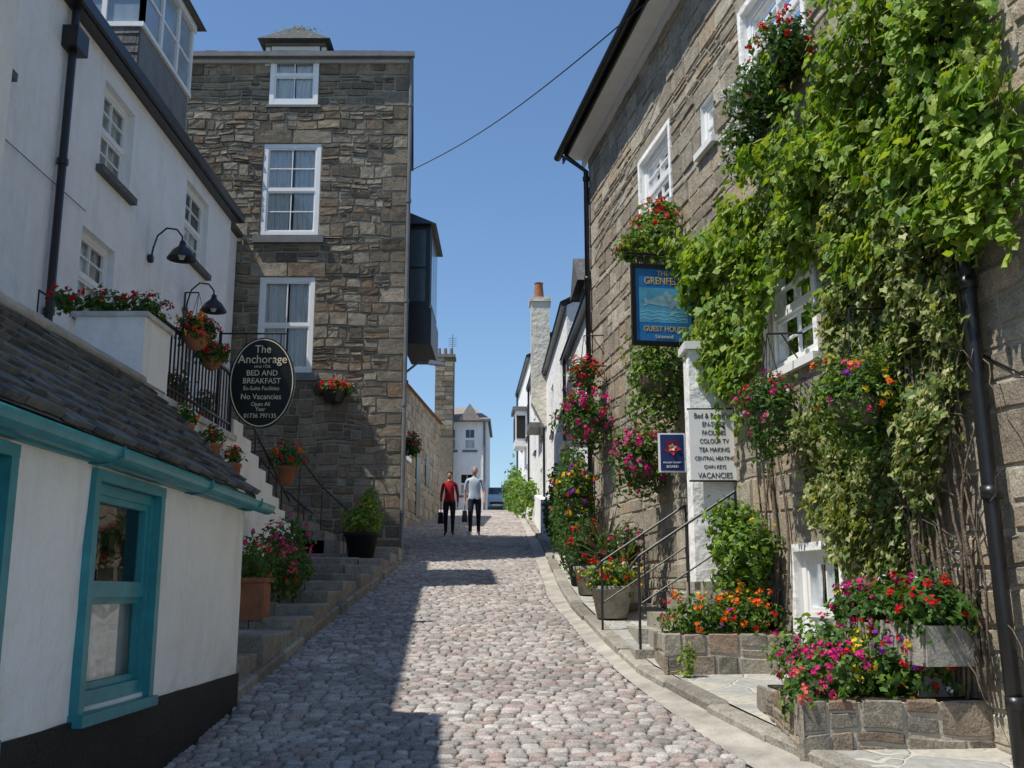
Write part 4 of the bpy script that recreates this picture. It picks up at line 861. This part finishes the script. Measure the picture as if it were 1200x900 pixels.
for u in (0,L*.5,L+.28):
    cu=[(-1.80+.06*math.cos(math.pi+math.pi*i/n),1.0+u,GZ-.012*(u/L)+.06*math.sin(math.pi+math.pi*i/n)) for i in range(n+1)]
    cu+=[(-1.80+.05*math.cos(math.pi-0+math.pi*(n-i)/n),1.0+u,GZ-.012*(u/L)+.05*math.sin(math.pi+math.pi*(n-i)/n)) for i in range(n+1)]
    if pr:
        for i in range(len(cu)-1): mb.quad(pr[i],pr[i+1],cu[i+1],cu[i])
    pr=cu
mb.add(cu[:n+1],[tuple(range(n+1))])
for u in (.6,2.2,3.6,5.0,6.2): mb.tube([(-1.90,1+u,GZ-.06),(-1.85,1+u,GZ-.075),(-1.80,1+u,GZ-.07),(-1.735,1+u,GZ-.04),(-1.733,1+u,GZ+.005)],.008)
mb.obj('gutter',TEAL,sh,True)
X0,Z0,X1,Z1=-1.84,2.285,-2.72,3.10
mb=MB(); mb.quad((X0,1,Z0),(X0,7.45,Z0),(X1,7.45,Z1),(X1,1,Z1)); mb.quad((X1,1,Z1),(X1,7.45,Z1),(-3.11,7.45,Z1+.1),(-3.11,1,Z1+.1)); mb.quad((X0,7.45,Z0),(X0,7.45,Z0-.05),(X1,7.45,Z1-.05),(X1,7.45,Z1)); mb.obj('roof_deck',LEAD,sh)
dx,dz=X1-X0,Z1-Z0; Ls=math.hypot(dx,dz); V_=Vector((dx,0,dz)).normalized(); mb=MB(); tiles(mb,(X0,1.0,Z0+.01),(0,1,0),V_,Vector((dz,0,-dx)).normalized(),6.47,Ls,.12,.17,th=.009,rough=1.3)
mb.obj('roof_slates',SLATE,sh)
mb=MB(); mb.tube([(X1-.01,1,Z1+.03),(X1-.01,7.46,Z1+.03)],.045); mb.obj('mortar_flaunching',m_plain('pale_mortar',(.5,.5,.47),.9,.3,5,.5,.02),sh,True)

# ================================================================== RIGHT ROW OF WHITE HOUSES
def whouse(name,y0,y1,eave,ridge,mat,wins,back=6.,trim=BLACKP):
    e=empty(name); xa,xb=lerp_tab(HR,y0)+.02,lerp_tab(HR,y1-.01); Fr=F((xa,y0),(xb-xa,y1-y0),(-(y1-y0),(xb-xa))); L=math.hypot(xb-xa,y1-y0)
    z0=gz(y0)-.3; ops=[(L*a,L*a+w,z0+.3+c,z0+.3+d) for a,w,c,d in wins]
    mb=MB(); panel(mb,Fr,0,L,z0,eave,ops)
    for yy,uu in ((y0,0),(y1,L)):
        P=[Fr.P(uu,z0),Fr.P(uu,z0,-back),Fr.P(uu,eave,-back),Fr.P(uu,ridge,-back/2),Fr.P(uu,eave)]
        mb.add(P,[(0,1,2,3,4)])
    mb.obj('walls',mat,e)
    for o in ops: window(e,Fr,*o,.08,2,2,curt='full',reveal=mat,fw=.06); 
    mb=MB()
    for o in ops: mb.fbox(Fr,o[0]-.05,o[1]+.05,o[2]-.08,o[2],.0,.06)
    mb.fbox(Fr,-.05,L+.05,eave-.03,eave+.07,.0,.12); mb.tube([Fr.P(L*.97,z0,.06),Fr.P(L*.97,eave,.06)],.04); mb.obj('gutter_and_sills',trim,e)
    mb=MB(); mb.quad(Fr.P(-.1,eave+.06,.15),Fr.P(L+.1,eave+.06,.15),Fr.P(L+.1,ridge+.06,-back/2),Fr.P(-.1,ridge+.06,-back/2)); mb.quad(Fr.P(-.1,eave,-back-.1),Fr.P(-.1,ridge+.06,-back/2),Fr.P(L+.1,ridge+.06,-back/2),Fr.P(L+.1,eave,-back-.1)); mb.obj('roof',SLATE,e)
    return e,Fr,L
CREAMR=m_render('cream_render',(.72,.68,.57))
e,Fr,L=whouse('white_house',15.6,22,6.5,8.2,WHITE,[(.12,.8,2.7,3.9),(.62,.8,2.7,3.9),(.62,.8,.7,1.9)])
mb=MB(); mb.fbox(Fr,L*.42,L*.42+1.2,6.6,7.25,-1.6,-.05,0); a_,b_=L*.42-.15,L*.42+1.35; m_=(a_+b_)/2
mb.add([Fr.P(a_,7.2,.12),Fr.P(b_,7.2,.12),Fr.P(m_,7.85,.12),Fr.P(a_,7.2,-1.8),Fr.P(b_,7.2,-1.8),Fr.P(m_,7.85,-1.8)],[(0,1,2),(0,2,5,3),(1,4,5,2)],1,(.3,.3,.3)); mb.fbox(Fr,L*.42+.25,L*.42+.95,6.68,7.15,-.05,-.03,2)
mb.obj('dormer',[CREAMR,SLATE,BLACKP],e)
mb=MB(); mb.fbox(Fr,L*.3,L*.3+1.1,gz(18)+2.0,gz(18)+2.12,.0,.45,1); mb.fbox(Fr,L*.3,L*.3+1.1,gz(18)+.9,gz(18)+2.0,.0,.35,0); mb.fbox(Fr,L*.3+.1,L*.3+1.0,gz(18)+1.05,gz(18)+1.9,.35,.36,2); mb.obj('bay_window',[WPAINT,SLATE,DARK],e)
e,Fr,L=whouse('white_house',22,30,7.8,9.4,WHITE,[(.15,.9,3.2,4.5),(.55,.9,3.2,4.5),(.2,.9,.9,2.2),(.6,.9,.9,2.2)])
mb=MB(); c=(.80,29.7); mb.box(c[0]-.24,c[0]+.3,c[1]-.35,c[1]+.35,7.0,10.0,0); mb.add([(c[0]-.24,c[1]-.35,7.0),(c[0]+.3,c[1]-.35,7.0),(c[0]+.3,c[1]+.35,7.0),(c[0]-.24,c[1]+.35,7.0),(c[0]+.12,c[1]-.35,6.3),(c[0]+.3,c[1]-.35,6.3),(c[0]+.3,c[1]+.35,6.3),(c[0]+.12,c[1]+.35,6.3)],[(0,1,5,4),(3,0,4,7),(1,2,6,5),(2,3,7,6),(4,5,6,7)],0); mb.box(c[0]-.29,c[0]+.35,c[1]-.4,c[1]+.4,10.0,10.12,0); mb.lathe(c[0],c[1],[(.16,10.12),(.12,10.6),(.14,10.65),(.09,10.65)],1); mb.obj('chimney',[CREAMR,TERRA],e)
e,Fr,L=whouse('white_house',30,38,9.0,10.5,WHITE2,[(.15,.9,2.9,4.3),(.55,.9,2.9,4.3),(.2,.9,.7,2.0)])
mb=MB(); mb.fbox(Fr,1.5,3.2,6.6,6.75,.0,.4,1); mb.obj('porch_hood',[WPAINT,LEAD],e)
e,Fr,L=whouse('white_house',38,46,10.3,11.8,WHITE,[(.15,.9,3.2,4.5),(.55,.9,3.2,4.5),(.2,.9,.9,2.2)])
mb=MB(); mb.fbox(Fr,2,3.4,7.2,8.6,.0,.45,0); mb.fbox(Fr,1.9,3.5,8.6,8.75,.0,.55,1); mb.fbox(Fr,2.1,3.3,7.5,8.4,.45,.46,2); mb.fbox(Fr,1.98,2.0,7.5,8.4,.06,.40,2); mb.obj('bay_window',[WPAINT,LEAD,DARK],e)
gw=empty('garden_wall'); mb=MB(); 
for (ya,xa,yb,xb) in ((26,.74,32,.7),(32,.7,38,.46),(38,.44,46,.06)): 
    mb.add([(xa,ya,gz(ya)-.1),(xa+.2,ya,gz(ya)-.1),(xb+.2,yb,gz(yb)-.1),(xb,yb,gz(yb)-.1),(xa,ya,gz(ya)+.95),(xa+.2,ya,gz(ya)+.95),(xb+.2,yb,gz(yb)+.95),(xb,yb,gz(yb)+.95)],[(4,5,6,7),(0,1,5,4),(1,2,6,5),(2,3,7,6),(3,0,4,7)])
mb.obj('wall',WHITE,gw)

# ================================================================== FAR LEFT
cb=empty('stone_cottage'); Fc=F((-8.5,31),(1,0),(0,-1))
Fs=F((-3.32,31),(.07,1),(1,-.07)); 
mb=MB(); panel(mb,Fc,0,5.18,3,7.9,[]); panel(mb,Fs,0,8,3,7.9,[]); mb.obj('mortar_wall',MORT_L,cb)
mb=MB(); stones(mb,Fc,2.5,5.18,3.2,7.9,[],(.2,.34),(.3,.6),.03,.012); stones(mb,Fs,0,8,3.2,7.9,[],(.2,.34),(.3,.6),.03,.012); mb.obj('stones',STONE_R,cb)
mb=MB(); mb.add([(-8.6,30.8,7.9),(-3.2,30.8,7.9),(-2.6,39.1,7.9),(-8.6,39.1,7.9),(-5.7,32.5,9.6),(-5.5,38,9.6)],[(0,1,4),(1,2,5,4),(2,3,5),(3,0,4,5)]); mb.obj('tiled_roof',TILE,cb)
mb=MB(); mb.box(-8.6,-3.15,30.75,30.85,7.8,7.92); mb.fbox(Fs,2.5,3.4,4.0,6.0,.0,.05); mb.fbox(Fs,4.5,5.3,5.2,6.3,.0,.05); mb.obj('gutter_and_openings',BLACKP,cb)
e=empty('street_name_plate'); mb=MB(); mb.fbox(Fs,.5,1.4,5.6,5.9,.03,.06); mb.obj('plate',WPAINT,e)
wh=empty('white_gabled_house'); Fw=F((-4.3,50),(1,0),(0,-1)); ow_=[(1.95,2.55,8.4,9.5),(1.1,1.6,8.4,9.5),(1.75,2.5,6.2,7.3),(.5,1.2,6.2,7.3)]
mb=MB(); panel(mb,Fw,0,3.1,4.8,9.9,ow_); mb.quad((-1.2,50,4.8),(-1.2,56,4.8),(-1.2,56,9.9),(-1.2,50,9.9)); mb.quad((-4.3,56,4.8),(-4.3,50,4.8),(-4.3,50,9.9),(-4.3,56,9.9)); mb.obj('walls',WHITE,wh)
for o in ow_: window(wh,Fw,*o,.06,2,2,curt='half',reveal=WHITE,fw=.06)
mb=MB()
for o in ow_: mb.fbox(Fw,o[0]-.06,o[1]+.06,o[2]-.1,o[2],0,.07)
mb.fbox(Fw,-.1,3.2,9.8,9.92,0,.2); mb.tube([Fw.P(2.95,4.8,.06),Fw.P(2.95,9.8,.06)],.05); mb.obj('gutter_and_sills',LEAD,wh)
mb=MB(); mb.add([(-4.4,49.8,9.92),(-1.05,49.8,9.92),(-1.05,56.1,9.92),(-4.4,56.1,9.92),(-3.5,52.5,10.95),(-2.0,52.5,10.95)],[(0,1,5,4),(1,2,5),(2,3,4,5),(3,0,4)],0,(.9,.5,.5)); 
mb.add([(-2.6,49.6,9.8),(-1.5,49.6,9.8),(-2.05,49.6,10.65),(-2.6,52,9.8),(-1.5,52,9.8),(-2.05,52,10.65)],[(0,1,2),(0,2,5,3),(1,4,5,2)],0,(.8,.5,.5)); mb.obj('roof',m_plain('weathered_tiles',(.33,.28,.24),.85,.35,8),wh)
mb=MB(); stones(mb,F((-3.75,49.4),(1,0),(0,-1)),0,.9,9,12.9,[],(.2,.3),(.25,.5),.03); mb.box(-3.75,-2.85,49.4,50.4,5,12.9); mb.box(-3.82,-2.78,49.33,50.47,12.9,13.05)
for i in range(3): mb.lathe(-3.6+.3*i,49.9,[(.1,13.05),(.08,13.45),(.05,13.45)])
mb.obj('chimney',STONE_L,wh)
mb=MB(); mb.tube([(-2.95,50,12.9),(-2.95,50,14.2)],.02); 
for i in range(5): mb.tube([(-3.15,50-.0,13.6+i*.1),(-2.75,50,13.6+i*.1)],.012)
mb.obj('tv_aerial',LEAD,wh)
for (x,y,w,z,n_) in ((-1.2,62,2.6,7.4,'distant_house'),(4,75,6,9,'distant_house'),(-14,70,8,12,'distant_house'),(-5.5,66,2,10,'distant_house')):
    e=empty(n_); mb=MB(); mb.box(x-w/2,x+w/2,y,y+5,4.5,z-.8,0); mb.add([(x-w/2-.1,y-.1,z-.8),(x+w/2+.1,y-.1,z-.8),(x+w/2+.1,y+5.1,z-.8),(x-w/2-.1,y+5.1,z-.8),(x-w/2,y+2.5,z+.3),(x+w/2,y+2.5,z+.3)],[(0,1,5,4),(1,2,5),(2,3,4,5),(3,0,4)],1,(.6,.5,.5))
    mb.box(x-w*.25,x-w*.1,y-.02,y,z-2,z-1.2,2); mb.box(x+w*.1,x+w*.25,y-.02,y,z-2,z-1.2,2); mb.obj('house',[WHITE,SLATE,BLACKP],e)

# ================================================================== CABLE
e=empty('overhead_cable'); mb=MB()
a=Vector((-2.0,18.95,9.65)); b=Vector(FRt.P(U_(10.6),8.2,.3)); mb.tube([a.lerp(b,i/24)+Vector((0,0,-.22*math.sin(math.pi*i/24))) for i in range(25)],.009,n=5)
mb.obj('cable',BLACKP,e)

# ================================================================== CAR
def car(x,y,z):
    e=empty('parked_car'); mb=MB()
    prof=[(-1.9,.35),(-1.95,.75),(-1.75,.92),(-1.0,1.0),(-.45,1.42),(.9,1.46),(1.6,1.05),(1.85,.95),(1.9,.4),(1.5,.25),(-1.5,.25)]
    W=[.72,.8,.8,.8,.62,.62,.76,.8,.76,.75,.75]; n=len(prof)
    Lf=[(x-w,y+p,z+h) for (p,h),w in zip(prof,W)]; Rt=[(x+w,y+p,z+h) for (p,h),w in zip(prof,W)]
    mb.add(Lf+Rt,[tuple(range(n))[::-1],tuple(range(n,2*n))]+[(i,(i+1)%n,n+(i+1)%n,n+i) for i in range(n)],0)
    mb.quad((x-.68,y-.99,z+1.03),(x+.68,y-.99,z+1.03),(x+.56,y-.5,z+1.39),(x-.56,y-.5,z+1.39),1)
    for s in (-1,1):
        mb.quad((x+s*.80,y-.85,z+1.03),(x+s*.79,y+1.4,z+1.07),(x+s*.65,y+.85,z+1.38),(x+s*.65,y-.4,z+1.36),1)
        for yy in (-1.2,1.2):
            mb.tube([(x+s*.62,y+yy,z+.31),(x+s*.82,y+yy,z+.31)],.31,2,16); mb.tube([(x+s*.8,y+yy,z+.31),(x+s*.825,y+yy,z+.31)],.18,3,12)
        mb.box(x+s*.6-.15,x+s*.6+.15,y-1.97,y-1.9,z+.62,z+.76,3)
        mb.box(x+s*.9-.06,x+s*.9+.06,y-.75,y-.6,z+1.0,z+1.12,0)
    mb.box(x-.35,x+.35,y-1.97,y-1.92,z+.45,z+.55,2); mb.box(x-.25,x+.25,y-1.98,y-1.93,z+.34,z+.44,3)
    mb.obj('body',[m_plain('car_paint',(.45,.58,.72),.3,.05,spec=.6),m_plain('car_glass',(.03,.04,.05),.05,spec=.8),m_plain('tyre',(.02,.02,.02),.8),m_plain('lamp_chrome',(.6,.6,.6),.2,metal=.6)],e)
car(-.75,53.5,gz(53.5))

# ================================================================== PEOPLE
def person(name,x,y,h,top,legs,hair,shoe,long_hair,fem,step,bag):
    e=empty(name); z0=gz(y)+.008; s=h/1.75
    J={}; 
    def j(n,a,b,c,r): J[n]=((a,b,c),r)
    sw=.165 if fem else .19; hw=.095
    j('pel',0,0,.95,(.155 if fem else .15,.115)); j('waist',0,0,1.08,(.125 if fem else .15,.105)); j('chest',0,0,1.28,(.155 if fem else .175,.12)); j('upch',0,0,1.40,(.12,.09)); j('neck',0,0,1.49,(.055,.055)); j('nk2',0,-.01,1.56,(.05,.05))
    for sd,sg in (('L',-1),('R',1)):
        f=step*sg
        j('hip'+sd,sg*hw,-.0,.88,(.095,.10)); j('knee'+sd,sg*(hw+.005),-.13*f-.05,.50,(.062,.065)); j('ank'+sd,sg*(hw+.005),-.26*f+(.0),.09 if f>0 else .11,(.042,.045)); j('toe'+sd,sg*(hw+.03),-.26*f-.17,.035,(.042,.03))
        j('sh'+sd,sg*sw,0,1.41,(.06,.06)); j('elb'+sd,sg*(sw+.055),.03+.05*f,1.13,(.043,.043)); j('wr'+sd,sg*(sw+.06),-.03+.12*f,.90,(.027,.027)); j('palm'+sd,sg*(sw+.06),-.04+.13*f,.83,(.036,.02))
    E=[('pel','waist'),('waist','chest'),('chest','upch'),('upch','neck'),('neck','nk2')]
    for sd in 'LR': E+=[('pel','hip'+sd),('hip'+sd,'knee'+sd),('knee'+sd,'ank'+sd),('ank'+sd,'toe'+sd),('upch','sh'+sd),('sh'+sd,'elb'+sd),('elb'+sd,'wr'+sd),('wr'+sd,'palm'+sd)]
    for sd,sg in (('L',-1),('R',1)):
        (px,py,pz),_=J['palm'+sd]
        for k_,(dy,L) in enumerate(((-.024,.062),(-.008,.072),(.008,.067),(.024,.052))):
            j('f%d'%k_+sd,px,py+dy,pz-.045,(.0095,.0095)); j('g%d'%k_+sd,px-sg*.018,py+dy,pz-.045-L,(.008,.008)); E+=[('palm'+sd,'f%d'%k_+sd),('f%d'%k_+sd,'g%d'%k_+sd)]
        j('th'+sd,px-sg*.01,py-.045,pz-.0,(.011,.011)); j('ti'+sd,px-sg*.02,py-.06,pz-.045,(.009,.009)); E+=[('palm'+sd,'th'+sd),('th'+sd,'ti'+sd)]
    names=list(J); idx={n:i for i,n in enumerate(names)}
    me=bpy.data.meshes.new('sk'); me.from_pydata([J[n][0] for n in names],[(idx[a],idx[b]) for a,b in E],[])
    ob=bpy.data.objects.new('sk',me); sc.collection.objects.link(ob); ob.modifiers.new('s','SKIN'); 
    sv=me.skin_vertices[0].data if me.skin_vertices else None
    if sv is None:
        bpy.context.view_layer.objects.active=ob; bpy.ops.mesh.customdata_skin_add(); sv=me.skin_vertices[0].data
    for i,n in enumerate(names): sv[i].radius=J[n][1]; sv[i].use_root=(n=='pel')
    sb=ob.modifiers.new('b','SUBSURF'); sb.levels=2; sb.render_levels=2
    dg=bpy.context.evaluated_depsgraph_get(); m2=bpy.data.meshes.new_from_object(ob.evaluated_get(dg)); bpy.data.objects.remove(ob)
    for m in (top,legs,SKIN,shoe): m2.materials.append(m)
    for p in m2.polygons:
        c=p.center; p.use_smooth=True; armx=abs(c.x)>sw-.0 and c.z<1.5
        if c.z<.085: mi=3
        elif c.z<.93 and not abs(c.x)>sw+.015: mi=1
        elif armx and c.z<(1.17 if not fem else .92): mi=2
        elif c.z>1.485: mi=2
        else: mi=0
        p.material_index=mi
    for v in m2.vertices: v.co=Vector((x+v.co.x*s,y+v.co.y*s,z0+v.co.z*s))
    bo=bpy.data.objects.new('body',m2); sc.collection.objects.link(bo); bo.parent=e
    hb=MB(); n1,n2=24,18; vs=[]
    for a in range(n2+1):
        ph=math.pi*a/n2
        for b_ in range(n1):
            th=2*math.pi*b_/n1; X=math.sin(ph)*math.cos(th);Yy=math.sin(ph)*math.sin(th);Z=math.cos(ph)
            w=.074*(1-.18*max(0,-Z)); d=.092
            co=Vector((X*w,Yy*d*(1-.1*max(0,-Z)),Z*.115))
            if Yy<-.5:
                co.y-=.02*math.exp(-((X/.16)**2+((Z+.1)/.17)**2)); co.y+=.008*math.exp(-(((abs(X)-.38)/.16)**2+((Z-.08)/.12)**2)); co.y-=.006*math.exp(-((X/.35)**2+((Z+.5)/.1)**2)); co.y-=.008*math.exp(-((X/.3)**2+((Z+.85)/.15)**2))
            vs.append((x+co.x*s,y+(co.y-.012)*s,z0+(1.635+co.z)*s))
    fs=[(a*n1+b_,a*n1+(b_+1)%n1,(a+1)*n1+(b_+1)%n1,(a+1)*n1+b_) for a in range(n2) for b_ in range(n1)]
    hb.add(vs,fs,0)
    def dot(dx,dy,dz,rx,ry,rz,m,n=10):
        vv=[];ff=[]
        for a in range(n+1):
            ph=math.pi*a/n
            for b_ in range(n): th=2*math.pi*b_/n; vv.append((x+(dx+rx*math.sin(ph)*math.cos(th))*s,y+(dy+ry*math.sin(ph)*math.sin(th))*s,z0+(dz+rz*math.cos(ph))*s))
        for a in range(n):
            for b_ in range(n): ff.append((a*n+b_,a*n+(b_+1)%n,(a+1)*n+(b_+1)%n,(a+1)*n+b_))
        hb.add(vv,ff,m)
    for sg in (-1,1):
        dot(sg*.029,-.091,1.643,.012,.007,.007,2); dot(sg*.029,-.097,1.643,.005,.003,.005,1); dot(sg*.029,-.095,1.662,.015,.006,.003,1); dot(sg*.075,-.005,1.635,.010,.018,.03,0)
    dot(0,-.098,1.578,.022,.006,.005,3)
    hb.obj('head',[SKIN,HAIRB,WPAINT,m_plain('lips',(.4,.12,.1),.5)],e,True)
    hm=MB(); vv=[];n1,n2=24,14
    for a in range(n2+1):
        for b_ in range(n1):
            th=2*math.pi*b_/n1; front=max(0,-math.sin(th)); lim=(1.95 if long_hair else 1.75)-front*(.95); ph=lim*a/n2
            k_=1+.05*noise.noise(Vector((math.cos(th)*4,math.sin(th)*4,ph*5)))
            vv.append((x+math.sin(ph)*math.cos(th)*.083*s*k_,y+(math.sin(ph)*math.sin(th)*.102*k_-.004)*s,z0+(1.64+math.cos(ph)*.125*k_)*s))
    ff=[(a*n1+b_,a*n1+(b_+1)%n1,(a+1)*n1+(b_+1)%n1,(a+1)*n1+b_) for a in range(n2) for b_ in range(n1)]
    hm.add(vv,ff,0); hm.obj('hair',hair,e,True)
    cm=MB(); cm.tube([(x+.068*s*math.cos(t),y+.062*s*math.sin(t),z0+(1.485+.01*math.sin(t))*s) for t in [i*math.pi/8 for i in range(17)]],.012*s); cm.obj('collar',top,e,True)
    if bag:
        (px,py,pz),_=J['palm'+bag]; bx,by,bz=x+px*s,y+py*s,z0+(pz-.06)*s
        bm=MB(); bm.add([(bx-.07,by-.15,bz-.42),(bx+.07,by-.15,bz-.42),(bx+.07,by+.15,bz-.42),(bx-.07,by+.15,bz-.42),(bx-.05,by-.14,bz-.14),(bx+.05,by-.14,bz-.14),(bx+.05,by+.14,bz-.14),(bx-.05,by+.14,bz-.14)],[(0,3,2,1),(4,5,6,7),(0,1,5,4),(1,2,6,5),(2,3,7,6),(3,0,4,7)])
        bm.tube([(bx,by-.08,bz-.14),(bx,by-.04,bz),(bx,by+.04,bz),(bx,by+.08,bz-.14)],.008); bm.obj('bag',NAVY,e)
person('woman_walking',-1.62,26.9,1.66,REDC,NAVY,HAIRB,SHOE,True,True,.55,'L')
person('man_walking',-.97,26.9,1.78,BLUEC,NAVY,HAIRG,SHOEW,False,False,-.6,'L')

# ================================================================== CAMERA / LIGHT
cam=bpy.data.cameras.new('camera'); co=bpy.data.objects.new('camera',cam); sc.collection.objects.link(co)
co.location=(0,0,1.6); co.rotation_euler=(math.radians(90+11.4),0,0); cam.sensor_width=36; cam.lens=36*1213/1200; cam.clip_end=3000; cam.clip_start=.05; sc.camera=co
sd=Vector((-1,-.45,1.85)).normalized()
su_=bpy.data.lights.new('sun','SUN'); su_.energy=5.0; su_.angle=math.radians(.5); su_.color=(1,.95,.86); so_=bpy.data.objects.new('sun',su_); sc.collection.objects.link(so_); so_.rotation_euler=sd.to_track_quat('Z','Y').to_euler()
w=bpy.data.worlds.new('World'); sc.world=w; w.use_nodes=True; nt=w.node_tree; bg=nt.nodes['Background']; sk=nt.nodes.new('ShaderNodeTexSky'); sk.sky_type='NISHITA'; sk.sun_disc=False
sk.sun_elevation=math.asin(sd.z); sk.sun_rotation=math.atan2(sd.x,sd.y)%(2*math.pi); sk.air_density=1.2; sk.dust_density=0.; sk.ozone_density=7.
nt.links.new(sk.outputs[0],bg.inputs[0]); bg.inputs[1].default_value=.14
sc.view_settings.view_transform='Standard'; sc.view_settings.look='None'; sc.view_settings.exposure=0

for e in [o for o in sc.objects if o.type=='EMPTY']:
    pts=[c.matrix_basis@Vector(b) for c in e.children for b in c.bound_box]
    if not pts: continue
    lo=Vector((min(p[i] for p in pts) for i in range(3))); hi=Vector((max(p[i] for p in pts) for i in range(3))); c=(lo+hi)/2; c.z=lo.z
    e.location=c
    for ch in e.children: ch.matrix_parent_inverse=Matrix.Translation(-c)
